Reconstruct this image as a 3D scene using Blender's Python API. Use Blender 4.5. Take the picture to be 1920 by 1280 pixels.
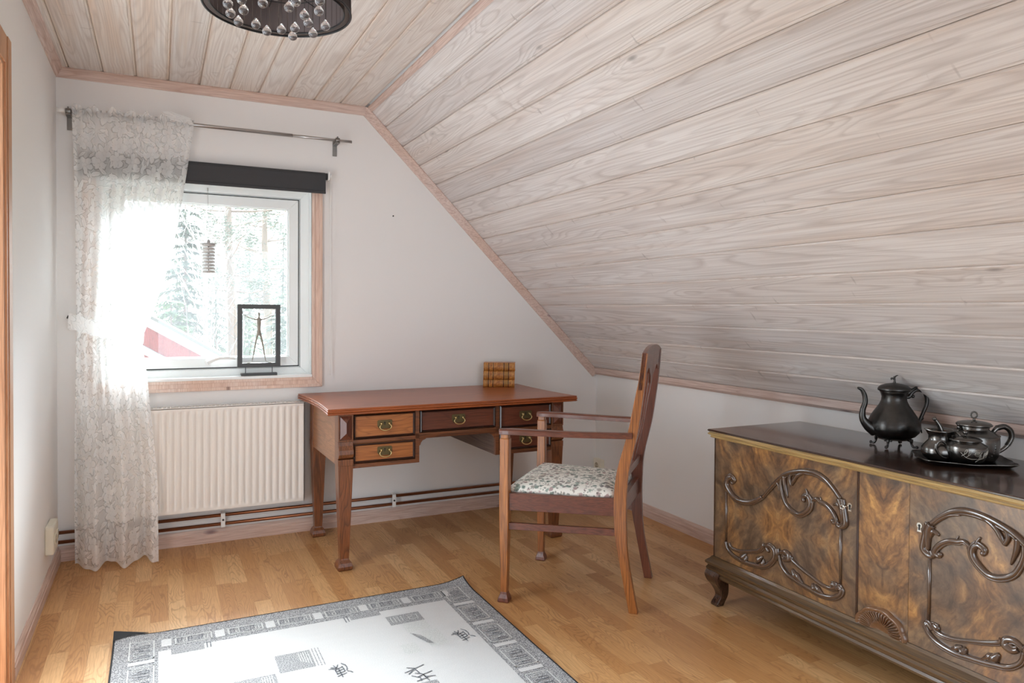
import bpy, bmesh, math, random
from mathutils import Vector, Matrix
PI = math.pi
for o in list(bpy.data.objects):
    bpy.data.objects.remove(o)
SC = bpy.context.scene
COL = SC.collection

# ------------------------------------------------------------------ camera
def setup_camera():
    yaw, pitch, roll = 0.455492, -0.01693, 0.006268
    fw = Vector((math.sin(yaw)*math.cos(pitch), math.cos(yaw)*math.cos(pitch), math.sin(pitch)))
    rt = Vector((math.cos(yaw), -math.sin(yaw), 0)); up = rt.cross(fw)
    r2 = rt*math.cos(roll)+up*math.sin(roll); u2 = -rt*math.sin(roll)+up*math.cos(roll)
    cam = bpy.data.cameras.new('camera'); o = bpy.data.objects.new('camera', cam); COL.objects.link(o)
    m = Matrix.Identity(4)
    for i in range(3):
        m[i][0], m[i][1], m[i][2] = r2[i], u2[i], -fw[i]
    m.translation = (0, 0, 1.25)
    o.matrix_world = m
    cam.sensor_width = 36; cam.lens = 36*1354.4/1920; cam.shift_y = -35/1920
    cam.clip_start = 0.05; cam.clip_end = 300
    SC.camera = o
setup_camera()

# ------------------------------------------------------------------ light and exposure
def setup_world():
    w = bpy.data.worlds.new('sky'); SC.world = w; w.use_nodes = True
    nt = w.node_tree; nt.nodes.clear()
    tc = nt.nodes.new('ShaderNodeTexCoord'); sp = nt.nodes.new('ShaderNodeSeparateXYZ')
    nt.links.new(tc.outputs['Generated'], sp.inputs[0])
    def rng(sock, a, b, c, d):
        mr = nt.nodes.new('ShaderNodeMapRange'); mr.interpolation_type = 'SMOOTHSTEP'
        for i, v in zip((1, 2, 3, 4), (a, b, c, d)):
            if isinstance(v, bpy.types.NodeSocket): nt.links.new(v, mr.inputs[i])
            else: mr.inputs[i].default_value = v
        nt.links.new(sock, mr.inputs[0]); return mr.outputs[0]
    # thin overcast with the sun behind it on the window side: bright there, duller overhead and behind the house
    front = rng(sp.outputs[2], 0.10, 0.34, HORIZON_SKY, FRONT_SKY)
    tot = rng(sp.outputs[1], 0.02, 0.42, REAR_SKY, front)
    bg = nt.nodes.new('ShaderNodeBackground'); bg.inputs[0].default_value = (0.80, 0.90, 1.0, 1)
    nt.links.new(tot, bg.inputs[1])
    out = nt.nodes.new('ShaderNodeOutputWorld'); nt.links.new(bg.outputs[0], out.inputs[0])
REAR_SKY, HORIZON_SKY, FRONT_SKY = 1.3, 2.4, 15.5
setup_world()
def area_light(name, loc, rot, sx, sy, power=0, portal=False, color=(1, 1, 1)):
    l = bpy.data.lights.new(name, 'AREA'); l.shape = 'RECTANGLE'; l.size = sx; l.size_y = sy
    l.energy = power; l.color = color
    if portal: l.cycles.is_portal = True
    o = bpy.data.objects.new(name, l); COL.objects.link(o); o.location = loc; o.rotation_euler = rot
    return o
area_light('window_portal', (0.25, 4.42, 1.38), (-PI/2, 0, 0), 1.1, 1.1, 1, True)
area_light('doorway_fill', (-0.425, 2.39, 1.05), (0, -PI/2, 0), 1.9, 0.72, 11, color=(0.84, 0.93, 1.0))  # added fill lamp out of view, brightens knee wall and sideboard front
def sun_light(energy, angle, d, color):
    l = bpy.data.lights.new('hazy_sun', 'SUN'); l.energy = energy; l.angle = math.radians(angle); l.color = color
    o = bpy.data.objects.new('hazy_sun', l); COL.objects.link(o); o.location = (-3, 9, 8)
    o.rotation_euler = Vector(d).to_track_quat('-Z', 'Y').to_euler()
sun_light(24.0, 46, (-0.16, -0.64, -0.60), (0.95, 0.97, 1.0))
area_light('rear_fill', (1.0, -1.33, 1.25), (PI/2, 0, 0), 2.0, 1.5, 12, color=(0.80, 0.90, 1.0))  # added fill lamp behind the camera, set in the rear opening
area_light('fill_above_window', (0.25, 5.15, 3.0), Vector((0, -0.80, -0.60)).to_track_quat('-Z', 'Y').to_euler(), 2.8, 1.5, 240, color=(0.84, 0.93, 1.0))  # added lamp out of view, boosts light into the room but not on trees
SC.view_settings.view_transform = 'Standard'; SC.view_settings.look = 'None'
SC.view_settings.gamma = 1; SC.view_settings.exposure = 0.68; SC.view_settings.use_curve_mapping = False
SC.render.engine = 'CYCLES'
SC.cycles.use_denoising = True
SC.cycles.max_bounces = 10; SC.cycles.diffuse_bounces = 6; SC.cycles.transparent_max_bounces = 24
SC.cycles.caustics_reflective = False; SC.cycles.caustics_refractive = False
SC.cycles.sample_clamp_indirect = 8

# ------------------------------------------------------------------ object helpers
def tag(o, label=None, cat=None, group=None, kind=None):
    if label: o['label'] = label
    if cat: o['category'] = cat
    if group: o['group'] = group
    if kind: o['kind'] = kind
    return o
def thing(name, label, cat, loc=(0, 0, 0), rz=0, group=None):
    o = bpy.data.objects.new(name, None); COL.objects.link(o)
    o.empty_display_size = 0.05
    o.location = loc; o.rotation_euler = (0, 0, rz)
    return tag(o, label, cat, group)
def link(name, me, mats, parent=None, loc=None, rot=None):
    if not isinstance(mats, (list, tuple)): mats = [mats]
    for m in mats: me.materials.append(m)
    o = bpy.data.objects.new(name, me); COL.objects.link(o)
    if parent: o.parent = parent
    if loc: o.location = loc
    if rot: o.rotation_euler = rot
    return o
def catmull(P, n=6, closed=False):
    P = [Vector(p) for p in P]; R = []
    N = len(P); segs = N if closed else N-1
    for i in range(segs):
        if closed: a, b, c, d = P[i-1], P[i], P[(i+1) % N], P[(i+2) % N]
        else: a, b, c, d = P[max(i-1, 0)], P[i], P[i+1], P[min(i+2, N-1)]
        for k in range(n):
            t = k/n
            R.append(0.5*((2*b)+(c-a)*t+(2*a-5*b+4*c-d)*t*t+(3*b-a-3*c+d)*t**3))
    if not closed: R.append(P[-1])
    return R
class MB:
    def __init__(s): s.bm = bmesh.new(); s.mi = 0; s.smooth = False
    def face(s, vs):
        try:
            f = s.bm.faces.new(vs); f.material_index = s.mi; f.smooth = s.smooth; return f
        except ValueError: return None
    def box(s, x0, x1, y0, y1, z0, z1):
        v = [s.bm.verts.new((x, y, z)) for z in (z0, z1) for y in (y0, y1) for x in (x0, x1)]
        for q in ((0, 2, 3, 1), (4, 5, 7, 6), (0, 1, 5, 4), (2, 6, 7, 3), (0, 4, 6, 2), (1, 3, 7, 5)):
            s.face([v[i] for i in q])
        return s
    def loft(s, rings, closed=True, cap=True, smooth=None):
        sm = s.smooth
        if smooth is not None: s.smooth = smooth
        V = [[s.bm.verts.new(p) for p in r] for r in rings]
        n = len(V[0])
        for a, b in zip(V, V[1:]):
            for i in range(n if closed else n-1):
                j = (i+1) % n
                s.face((a[i], a[j], b[j], b[i]))
        if cap and closed:
            s.smooth = False
            s.face(list(reversed(V[0]))); s.face(V[-1])
        s.smooth = sm
        return s
    def quadpost(s, sections):            # sections: (x0,x1,y0,y1,z)
        return s.loft([[(a, c, z), (b, c, z), (b, d, z), (a, d, z)] for a, b, c, d, z in sections])
    def lathe(s, prof, n=32, c=(0, 0), lobes=0, amp=0, cap=True):
        R = []
        for r, z in prof:
            ring = []
            for i in range(n):
                t = 2*PI*i/n
                rr = r*(1+amp*abs(math.sin(lobes*t/2))) if lobes else r
                ring.append((c[0]+rr*math.cos(t), c[1]+rr*math.sin(t), z))
            R.append(ring)
        return s.loft(R, cap=cap, smooth=True)
    def tube(s, P, r, n=8, smooth_path=0, flat=None, closed=False, cap=True, up=None):
        """r: number or list; flat=(normal, factor) squashes the section along normal"""
        if smooth_path:
            m = len(P)
            if isinstance(r, (list, tuple)):
                rr = []
                for i in range(m-1):
                    for k in range(smooth_path): rr.append(r[i]+(r[i+1]-r[i])*k/smooth_path)
                rr.append(r[-1]); r = rr
            P = catmull(P, smooth_path, closed)
        P = [Vector(p) for p in P]
        if not isinstance(r, (list, tuple)): r = [r]*len(P)
        rings = []; N = len(P)
        ref = Vector(up) if up else Vector((0.123, 0.217, 0.97)).normalized()
        for i, p in enumerate(P):
            if closed: t = P[(i+1) % N]-P[i-1]
            else: t = P[min(i+1, N-1)]-P[max(i-1, 0)]
            if t.length < 1e-9: t = Vector((0, 0, 1))
            t.normalize()
            a = ref - t*ref.dot(t)
            if a.length < 1e-4: a = Vector((1, 0, 0)) - t*t.x
            a.normalize(); b = t.cross(a)
            if not up: ref = a
            ring = []
            for k in range(n):
                an = 2*PI*k/n
                v = (a*math.cos(an)+b*math.sin(an))*r[i]
                if flat:
                    nn = Vector(flat[0]); v = v - nn*v.dot(nn)*(1-flat[1])
                ring.append(p+v)
            rings.append(ring)
        if closed: rings.append(rings[0])
        return s.loft(rings, cap=cap and not closed, smooth=True)
    def sphere(s, c, r, n=10, sz=1.0):
        m = max(4, n//2)
        rings = []
        for i in range(1, m):
            ph = PI*i/m
            rings.append([(c[0]+r*math.sin(ph)*math.cos(2*PI*k/n), c[1]+r*math.sin(ph)*math.sin(2*PI*k/n), c[2]-r*sz*math.cos(ph)) for k in range(n)])
        V = [[s.bm.verts.new(p) for p in q] for q in rings]
        b = s.bm.verts.new((c[0], c[1], c[2]-r*sz)); t = s.bm.verts.new((c[0], c[1], c[2]+r*sz))
        sm = s.smooth; s.smooth = True
        for A, B in zip(V, V[1:]):
            for i in range(n): s.face((A[i], A[(i+1) % n], B[(i+1) % n], B[i]))
        for i in range(n):
            s.face((b, V[0][(i+1) % n], V[0][i])); s.face((t, V[-1][i], V[-1][(i+1) % n]))
        s.smooth = sm
        return s
    def prism(s, pts, d):                 # pts: closed polygon in 3D, d: offset vector
        d = Vector(d)
        return s.loft([[Vector(p) for p in pts], [Vector(p)+d for p in pts]])
    def build(s, name, mats, parent=None, bevel=0, loc=None, rot=None, seg=2, subdiv=0, weld=False):
        if weld: bmesh.ops.remove_doubles(s.bm, verts=s.bm.verts, dist=1e-5)
        bmesh.ops.recalc_face_normals(s.bm, faces=s.bm.faces)
        me = bpy.data.meshes.new(name); s.bm.to_mesh(me); s.bm.free()
        o = link(name, me, mats, parent, loc, rot)
        if bevel:
            m = o.modifiers.new('bevel', 'BEVEL'); m.width = bevel; m.segments = seg; m.limit_method = 'ANGLE'; m.angle_limit = 0.6
        if subdiv:
            m = o.modifiers.new('subsurf', 'SUBSURF'); m.levels = subdiv; m.render_levels = subdiv
        return o
def copy_tree(o, parent=None):
    c = o.copy(); COL.objects.link(c)
    if parent: c.parent = parent
    for ch in [x for x in bpy.data.objects if x.parent == o]: copy_tree(ch, c)
    return c

# ------------------------------------------------------------------ material helpers
def srgb(r, g, b):
    f = lambda c: (c/255/12.92) if c/255 <= 0.04045 else ((c/255+0.055)/1.055)**2.4
    return (f(r), f(g), f(b), 1)
class NT:
    def __init__(s, name):
        s.m = bpy.data.materials.new(name); s.m.use_nodes = True
        s.t = s.m.node_tree; s.t.nodes.clear()
        s.out = s.t.nodes.new('ShaderNodeOutputMaterial')
    def n(s, typ, ins=None, **kw):
        nd = s.t.nodes.new('ShaderNode'+typ)
        for k, v in kw.items(): setattr(nd, k, v)
        for k, v in (ins or {}).items():
            if isinstance(v, bpy.types.NodeSocket): s.t.links.new(v, nd.inputs[k])
            else: nd.inputs[k].default_value = v
        return nd
    def math(s, op, a, b=None, c=None):
        i = {0: a}
        if b is not None: i[1] = b
        if c is not None: i[2] = c
        return s.n('Math', i, operation=op).outputs[0]
    def vmath(s, op, a, b=None):
        i = {0: a}
        if b is not None: i[1] = b
        return s.n('VectorMath', i, operation=op).outputs[0]
    def mix(s, f, a, b, bt='MIX'):
        nd = s.t.nodes.new('ShaderNodeMix'); nd.data_type = 'RGBA'; nd.blend_type = bt
        for k, v in ((0, f), (6, a), (7, b)):
            if isinstance(v, bpy.types.NodeSocket): s.t.links.new(v, nd.inputs[k])
            else: nd.inputs[k].default_value = v
        return nd.outputs[2]
    def ramp(s, f, stops, interp='LINEAR'):
        nd = s.n('ValToRGB', {0: f}); cr = nd.color_ramp; cr.interpolation = interp
        while len(cr.elements) < len(stops): cr.elements.new(0.5)
        for e, (p, c) in zip(cr.elements, stops):
            e.position = p; e.color = c if isinstance(c, (tuple, list)) else (c, c, c, 1)
        return nd.outputs[0]
    def noise(s, v, scale=5, detail=2, rough=0.5, dist=0, out=0):
        return s.n('TexNoise', {'Vector': v, 'Scale': scale, 'Detail': detail, 'Roughness': rough, 'Distortion': dist}).outputs[out]
    def obj(s): return s.n('TexCoord').outputs['Object']
    def bsdf(s, base, rough=0.5, metal=0.0, bump=None, bs=0.2, bd=0.002, coat=0, coat_rough=0.1, spec=0.5, extra=None):
        i = {'Base Color': base, 'Roughness': rough, 'Metallic': metal, 'Coat Weight': coat, 'Coat Roughness': coat_rough, 'Specular IOR Level': spec}
        if extra: i.update(extra)
        if bump is not None:
            i['Normal'] = s.n('Bump', {'Height': bump, 'Strength': bs, 'Distance': bd}).outputs[0]
        p = s.n('BsdfPrincipled', i)
        s.t.links.new(p.outputs[0], s.out.inputs[0])
        return s.m
_mc = {}
def plain(name, col, rough=0.5, metal=0, bumpscale=0, bs=0.1, coat=0, var=0.06, spec=0.5, coat_rough=0.1, extra=None):
    if name in _mc: return _mc[name]
    N = NT(name); v = N.obj()
    n1 = N.noise(v, 6, 3)
    c = N.mix(N.math('MULTIPLY', n1, 1.0), tuple(x*(1-var) for x in col[:3])+(1,), tuple(min(1, x*(1+var)) for x in col[:3])+(1,))
    b = N.noise(v, bumpscale, 3) if bumpscale else None
    _mc[name] = N.bsdf(c, rough, metal, b, bs, 0.001, coat, coat_rough, spec, extra); return _mc[name]

def grain_vec(N, axis, v=None):
    """returns vector with along-grain coordinate in Y"""
    if v is None: v = N.obj()
    if axis == 'y': return v
    sp = N.n('SeparateXYZ', {0: v})
    x, y, z = sp.outputs
    if axis == 'x': return N.n('CombineXYZ', {0: y, 1: x, 2: z}).outputs[0]
    return N.n('CombineXYZ', {0: x, 1: z, 2: y}).outputs[0]

def wood(name, axis, base, dark, light, K=14, cs=9.0, stretch=0.09, fibre=0.5, line=0.6, rough=0.45, coat=0.0, bump=0.15, knots=None, spec=0.5, coat_rough=0.15, offs=None, lw=0.22):
    key = name+axis
    if key in _mc: return _mc[key]
    N = NT(key)
    g = grain_vec(N, axis)
    info = N.n('ObjectInfo')
    r = N.math('MULTIPLY', info.outputs['Random'], 17.0)
    g = N.vmath('ADD', g, N.n('CombineXYZ', {0: r, 1: r, 2: r}).outputs[0])
    gs = N.n('Mapping', {'Vector': g, 'Scale': (1, stretch, 1)}).outputs[0]
    n1 = N.noise(gs, cs, 1.5, 0.4, 0.3)
    fr = N.math('FRACT', N.math('MULTIPLY', n1, K))
    ln = N.ramp(fr, [(0, 1.0), (lw, 0.0), (1-lw*0.4, 0.0), (1, 1.0)])
    gf = N.n('Mapping', {'Vector': g, 'Scale': (260, 6, 260)}).outputs[0]
    fb = N.noise(gf, 1.0, 2, 0.6)
    gb = N.n('Mapping', {'Vector': g, 'Scale': (5, 0.8, 5)}).outputs[0]
    big = N.noise(gb, 1.0, 2)
    c = N.mix(N.ramp(big, [(0.3, 0), (0.7, 1)]), base, light)
    c = N.mix(N.math('MULTIPLY', N.ramp(fb, [(0.42, 0), (0.62, 1)]), fibre), c, dark)
    c = N.mix(N.math('MULTIPLY', ln, line), c, dark)
    if knots:
        kv = N.n('Mapping', {'Vector': g, 'Scale': (6, 2.0, 6)}).outputs[0]
        vo = N.n('TexVoronoi', {'Vector': kv, 'Scale': 1.0, 'Randomness': 1.0})
        km = N.ramp(vo.outputs['Distance'], [(0.03, 1), (0.09, 0)])
        c = N.mix(N.math('MULTIPLY', km, 0.8), c, knots)
    h = N.math('ADD', N.math('MULTIPLY', ln, -0.5), N.math('MULTIPLY', fb, -0.6))
    _mc[key] = N.bsdf(c, rough, 0, h, bump, 0.0015, coat, coat_rough, spec)
    return _mc[key]

def board_pine(name, width, x0, base, light, dark, tint, axis='y'):
    """white-glazed spruce boards running along local Y, laid side by side along local X"""
    N = NT(name)
    v = N.obj(); sp = N.n('SeparateXYZ', {0: v}); X, Y, Z = sp.outputs
    u = N.math('DIVIDE', N.math('SUBTRACT', X, x0), width)
    idn = N.math('FLOOR', u); fu = N.math('FRACT', u)
    wn = N.n('TexWhiteNoise', {1: idn}, noise_dimensions='1D')
    rnd = wn.outputs[0]
    off = N.n('CombineXYZ', {0: N.math('MULTIPLY', rnd, 3.7), 1: N.math('MULTIPLY', rnd, 31.0), 2: N.math('MULTIPLY', idn, 1.37)}).outputs[0]
    g = N.vmath('ADD', v, off)
    # cathedral contours, warped a little around knots
    kv = N.n('Mapping', {'Vector': g, 'Scale': (5.5, 1.7, 5.5)}).outputs[0]
    vo = N.n('TexVoronoi', {'Vector': kv, 'Scale': 1.0, 'Randomness': 0.9})
    kd = vo.outputs['Distance']
    gs = N.n('Mapping', {'Vector': g, 'Scale': (1, 0.055, 1)}).outputs[0]
    n1 = N.noise(gs, 9.0, 1.2, 0.4, 0.25)
    n1 = N.math('ADD', n1, N.math('MULTIPLY', N.ramp(kd, [(0.0, 1), (0.3, 0)]), 0.12))
    n1 = N.math('ADD', n1, N.math('MULTIPLY', N.noise(N.n('Mapping', {'Vector': g, 'Scale': (20, 5, 20)}).outputs[0], 1.0, 1), 0.02))
    fr = N.math('FRACT', N.math('MULTIPLY', n1, 22.0))
    ln = N.ramp(fr, [(0, 1.0), (0.35, 0.1), (0.8, 0.0), (1, 1.0)])
    fine = N.noise(N.n('Mapping', {'Vector': g, 'Scale': (170, 1.6, 170)}).outputs[0], 1.0, 2, 0.6)
    patch = N.noise(N.n('Mapping', {'Vector': g, 'Scale': (7, 0.9, 7)}).outputs[0], 1.0, 3, 0.6)
    c = N.mix(N.ramp(patch, [(0.35, 0), (0.65, 1)]), base, light)
    stain = N.noise(N.n('Mapping', {'Vector': g, 'Scale': (16, 0.7, 16), 'Location': (5, 3, 1)}).outputs[0], 1.0, 3, 0.6)
    c = N.mix(N.math('MULTIPLY', N.ramp(stain, [(0.52, 0), (0.72, 1)]), 0.5), c, tint)
    c = N.mix(N.math('MULTIPLY', N.ramp(fine, [(0.4, 0), (0.68, 1)]), 0.42), c, dark)
    amt = N.math('MULTIPLY', N.ramp(patch, [(0.3, 1), (0.7, 0.35)]), 0.62)
    c = N.mix(N.math('MULTIPLY', ln, amt), c, dark)
    # edges of each board take the stain
    ed = N.math('ABSOLUTE', N.math('SUBTRACT', fu, 0.5))
    c = N.mix(N.math('MULTIPLY', N.ramp(ed, [(0.40, 0), (0.5, 1)]), 0.35), c, tint)
    km = N.ramp(kd, [(0.025, 1), (0.065, 0)])
    sel = N.ramp(vo.outputs['Color'], [(0.22, 0), (0.26, 1)])
    c = N.mix(N.math('MULTIPLY', N.math('MULTIPLY', km, sel), 0.75), c, tuple(x*0.35 for x in dark[:3])+(1,))
    # cross marks where branches lay under the surface
    cm = N.noise(N.n('Mapping', {'Vector': g, 'Scale': (9, 34, 9)}).outputs[0], 1.0, 1)
    c = N.mix(N.math('MULTIPLY', N.ramp(cm, [(0.73, 0), (0.80, 1)]), 0.45), c, tuple(x*0.7 for x in dark[:3])+(1,))
    tone = N.ramp(rnd, [(0, (0.90, 0.885, 0.88, 1)), (0.5, (1, 0.99, 0.98, 1)), (1, (1.0, 0.97, 0.94, 1))])
    c = N.mix(1.0, c, tone, 'MULTIPLY')
    h = N.math('ADD', N.math('MULTIPLY', ln, -0.6), N.math('MULTIPLY', fine, -0.5))
    return N.bsdf(c, 0.55, 0, h, 0.18, 0.0015, spec=0.35)

def floor_mat():
    N = NT('oak_laminate')
    v = N.obj(); X, Y, Z = N.n('SeparateXYZ', {0: v}).outputs
    u = N.math('DIVIDE', N.math('ADD', X, 3.0), 0.066)
    i1 = N.math('FLOOR', u); fu = N.math('FRACT', u)
    w1 = N.n('TexWhiteNoise', {1: i1}, noise_dimensions='1D').outputs[0]
    s = N.math('DIVIDE', N.math('ADD', Y, N.math('MULTIPLY', w1, 5.0)), 0.42)
    i2 = N.math('FLOOR', s); fs = N.math('FRACT', s)
    idv = N.n('CombineXYZ', {0: i1, 1: i2, 2: 0.0}).outputs[0]
    w2 = N.n('TexWhiteNoise', {0: idv}, noise_dimensions='2D')
    r2 = w2.outputs[0]
    off = N.n('CombineXYZ', {0: N.math('MULTIPLY', r2, 9), 1: N.math('MULTIPLY', r2, 23), 2: N.math('MULTIPLY', r2, 5)}).outputs[0]
    g = N.vmath('ADD', v, off)
    gs = N.n('Mapping', {'Vector': g, 'Scale': (1, 0.16, 1)}).outputs[0]
    n1 = N.noise(gs, 11.0, 1.5, 0.4, 0.35)
    n1 = N.math('ADD', n1, N.math('MULTIPLY', N.noise(N.n('Mapping', {'Vector': g, 'Scale': (40, 22, 40)}).outputs[0], 1.0, 1), 0.03))
    fr = N.math('FRACT', N.math('MULTIPLY', n1, 26.0))
    ln = N.ramp(fr, [(0, 1.0), (0.3, 0.0), (0.85, 0.0), (1, 1.0)])
    fine = N.noise(N.n('Mapping', {'Vector': g, 'Scale': (330, 9, 330)}).outputs[0], 1.0, 2, 0.6)
    base = N.ramp(r2, [(0, srgb(188, 136, 84)), (0.35, srgb(203, 153, 100)), (0.7, srgb(209, 161, 108)), (1, srgb(221, 178, 126))])
    dark = srgb(140, 90, 45)
    str_ = N.ramp(N.noise(N.n('Mapping', {'Vector': g, 'Scale': (6, 3, 6)}).outputs[0], 1.0, 1), [(0.4, 0.12), (0.65, 0.6)])
    c = N.mix(N.math('MULTIPLY', ln, str_), base, dark)
    c = N.mix(N.math('MULTIPLY', N.ramp(fine, [(0.4, 0), (0.7, 1)]), 0.35), c, dark)
    e1 = N.math('ABSOLUTE', N.math('SUBTRACT', fu, 0.5)); e2 = N.math('ABSOLUTE', N.math('SUBTRACT', fs, 0.5))
    gap = N.math('MAXIMUM', N.ramp(e1, [(0.488, 0), (0.496, 1)]), N.ramp(e2, [(0.4965, 0), (0.4985, 1)]))
    c = N.mix(N.math('MULTIPLY', gap, 0.45), c, dark)
    h = N.math('ADD', N.math('MULTIPLY', ln, -0.4), N.math('MULTIPLY', gap, -0.8))
    return N.bsdf(c, 0.36, 0, h, 0.12, 0.001, spec=0.45)

def burl_mat():
    """book-matched figured walnut veneer; object origin at the centre of the figure"""
    N = NT('figured_walnut_veneer')
    v = N.obj(); X, Y, Z = N.n('SeparateXYZ', {0: v}).outputs
    ay = N.math('ABSOLUTE', Y); az = N.math('ABSOLUTE', Z)
    av = N.n('CombineXYZ', {0: N.math('SUBTRACT', ay, N.math('MULTIPLY', az, 0.6)), 1: N.math('ADD', az, N.math('MULTIPLY', ay, 0.6)), 2: X}).outputs[0]
    av = N.vmath('ADD', av, N.n('CombineXYZ', {0: N.math('MULTIPLY', N.n('ObjectInfo').outputs['Random'], 5)}).outputs[0])
    warp = N.noise(av, 6.0, 3, 0.6, 0, 1)
    wv = N.vmath('ADD', av, N.vmath('SCALE', warp)) if False else N.vmath('ADD', av, N.vmath('MULTIPLY', warp, (0.10, 0.10, 0.10)))
    n1 = N.noise(N.n('Mapping', {'Vector': wv, 'Scale': (30, 9, 12)}).outputs[0], 1.0, 5, 0.62, 0.0)
    n2 = N.noise(N.n('Mapping', {'Vector': wv, 'Scale': (5, 4, 4), 'Location': (3, 1, 7)}).outputs[0], 1.0, 2, 0.5)
    n3 = N.noise(av, 60, 3, 0.6)
    amber = N.ramp(n1, [(0.28, srgb(74, 48, 30)), (0.45, srgb(122, 84, 48)), (0.58, srgb(158, 112, 62)), (0.75, srgb(206, 156, 88))])
    brown = N.ramp(n1, [(0.30, srgb(64, 48, 36)), (0.55, srgb(104, 82, 62)), (0.75, srgb(140, 112, 80))])
    c = N.mix(N.ramp(n2, [(0.42, 0), (0.6, 1)]), brown, amber)
    c = N.mix(N.math('MULTIPLY', N.ramp(n3, [(0.5, 0), (0.75, 1)]), 0.35), c, srgb(40, 24, 16))
    return N.bsdf(c, 0.30, 0, n3, 0.03, 0.001, 0.6, 0.24, 0.6)

def lace_mat(name='white_lace', scale=1.0, dens=0.0):
    N = NT(name)
    uv = N.n('UVMap').outputs[0]
    uvm = N.n('Mapping', {'Vector': uv, 'Scale': (scale, scale, 1)}).outputs[0]
    wp = N.noise(uvm, 22.0, 2, 0.5, 0, 1)
    w = N.vmath('ADD', uvm, N.vmath('MULTIPLY', N.vmath('SUBTRACT', wp, (0.5, 0.5, 0.5)), (0.022, 0.022, 0)))
    def cells(vec, scale, rnd):
        vo = N.n('TexVoronoi', {'Vector': vec, 'Scale': scale, 'Randomness': rnd}, voronoi_dimensions='2D')
        d = N.vmath('SUBTRACT', vec, vo.outputs['Position'])
        q = N.n('SeparateXYZ', {0: d}).outputs
        h = N.n('SeparateColor', {0: vo.outputs['Color']}).outputs
        return q[0], q[1], h
    # five-petalled blooms
    dx, dy, h = cells(w, 9.0, 0.75)
    th = N.math('ADD', N.math('ARCTAN2', dy, dx), N.math('MULTIPLY', h[0], 6.28))
    r = N.math('SQRT', N.math('ADD', N.math('MULTIPLY', dx, dx), N.math('MULTIPLY', dy, dy)))
    lob = N.math('ABSOLUTE', N.math('COSINE', N.math('MULTIPLY', th, 2.5)))
    R0 = N.math('ADD', 0.026, N.math('MULTIPLY', lob, 0.022))
    petal = N.ramp(N.math('DIVIDE', r, R0), [(0.90, 1), (1.0, 0)])
    seam = N.math('MULTIPLY', N.ramp(lob, [(0.10, 1), (0.22, 0)]), N.ramp(r, [(0.010, 0), (0.014, 1)]))
    eye = N.ramp(N.math('ABSOLUTE', N.math('SUBTRACT', r, 0.011)), [(0.0008, 1), (0.002, 0)])
    halo = N.ramp(N.math('ABSOLUTE', N.math('SUBTRACT', N.math('DIVIDE', r, R0), 1.08)), [(0.03, 1), (0.09, 0)])
    bloom = N.math('MULTIPLY', petal, N.math('SUBTRACT', 1.0, N.math('MAXIMUM', N.math('MULTIPLY', seam, 0.8), N.math('MULTIPLY', eye, 0.6))))
    # pointed leaves in between
    def leaves(scale, L, W, shift):
        v2 = N.vmath('ADD', w, shift)
        lx, ly, lh = cells(v2, scale, 0.9)
        an = N.math('MULTIPLY', lh[1], 6.28); c, sn = N.math('COSINE', an), N.math('SINE', an)
        u_ = N.math('ADD', N.math('MULTIPLY', lx, c), N.math('MULTIPLY', ly, sn)); v_ = N.math('SUBTRACT', N.math('MULTIPLY', ly, c), N.math('MULTIPLY', lx, sn))
        k = N.math('DIVIDE', u_, L); wd = N.math('MULTIPLY', W, N.math('SUBTRACT', 1.0, N.math('MULTIPLY', k, k)))
        e = N.math('SUBTRACT', wd, N.math('ABSOLUTE', v_))
        body = N.ramp(N.math('MULTIPLY', e, 100.0), [(0.0, 0), (0.12, 1)])
        vein = N.ramp(N.math('MULTIPLY', N.math('ABSOLUTE', v_), 100.0), [(0.06, 1), (0.12, 0)])
        edge = N.ramp(N.math('ABSOLUTE', N.math('MULTIPLY', N.math('ADD', e, 0.0018), 100.0)), [(0.06, 1), (0.16, 0)])
        return N.math('MULTIPLY', body, N.math('SUBTRACT', 1.0, N.math('MULTIPLY', vein, 0.55))), edge
    l1, e1 = leaves(15.0, 0.032, 0.012, (0.31, 0.17, 0)); l2, e2 = leaves(22.0, 0.022, 0.008, (0.77, 0.43, 0))
    mot = N.math('MAXIMUM', bloom, N.math('MAXIMUM', l1, N.math('MULTIPLY', l2, 0.9)))
    hole = N.math('MULTIPLY', N.math('MAXIMUM', N.math('MULTIPLY', halo, N.math('SUBTRACT', 1.0, petal)), N.math('MAXIMUM', e1, N.math('MULTIPLY', e2, 0.8))), N.math('SUBTRACT', 1.0, mot))
    net = N.n('TexVoronoi', {'Vector': uvm, 'Scale': 330.0, 'Randomness': 0.3}, voronoi_dimensions='2D').outputs['Distance']
    netm = N.math('SUBTRACT', N.math('MULTIPLY', N.ramp(net, [(0.35, 0.0), (0.6, 1)]), 0.16), N.math('MULTIPLY', hole, 0.30))
    a = N.math('ADD', N.math('MULTIPLY', mot, 0.28), N.math('ADD', netm, 0.66+dens))
    uvs = N.n('SeparateXYZ', {0: uv})
    hem = N.math('MAXIMUM', N.ramp(uvs.outputs[1], [(0.018, 1), (0.022, 0)]), N.ramp(uvs.outputs[1], [(0.0, 0), (1.0, 0)]))
    a = N.math('MINIMUM', N.math('MAXIMUM', a, N.math('MULTIPLY', hem, 0.95)), 0.97)
    dif = N.n('BsdfDiffuse', {0: srgb(252, 252, 251)}).outputs[0]
    tr = N.n('BsdfTranslucent', {0: srgb(250, 251, 251)}).outputs[0]
    cl = N.n('MixShader', {0: 0.5, 1: dif, 2: tr}).outputs[0]
    tp = N.n('BsdfTransparent').outputs[0]
    mx = N.n('MixShader', {0: a, 1: tp, 2: cl}).outputs[0]
    N.t.links.new(mx, N.out.inputs[0])
    return N.m

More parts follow.
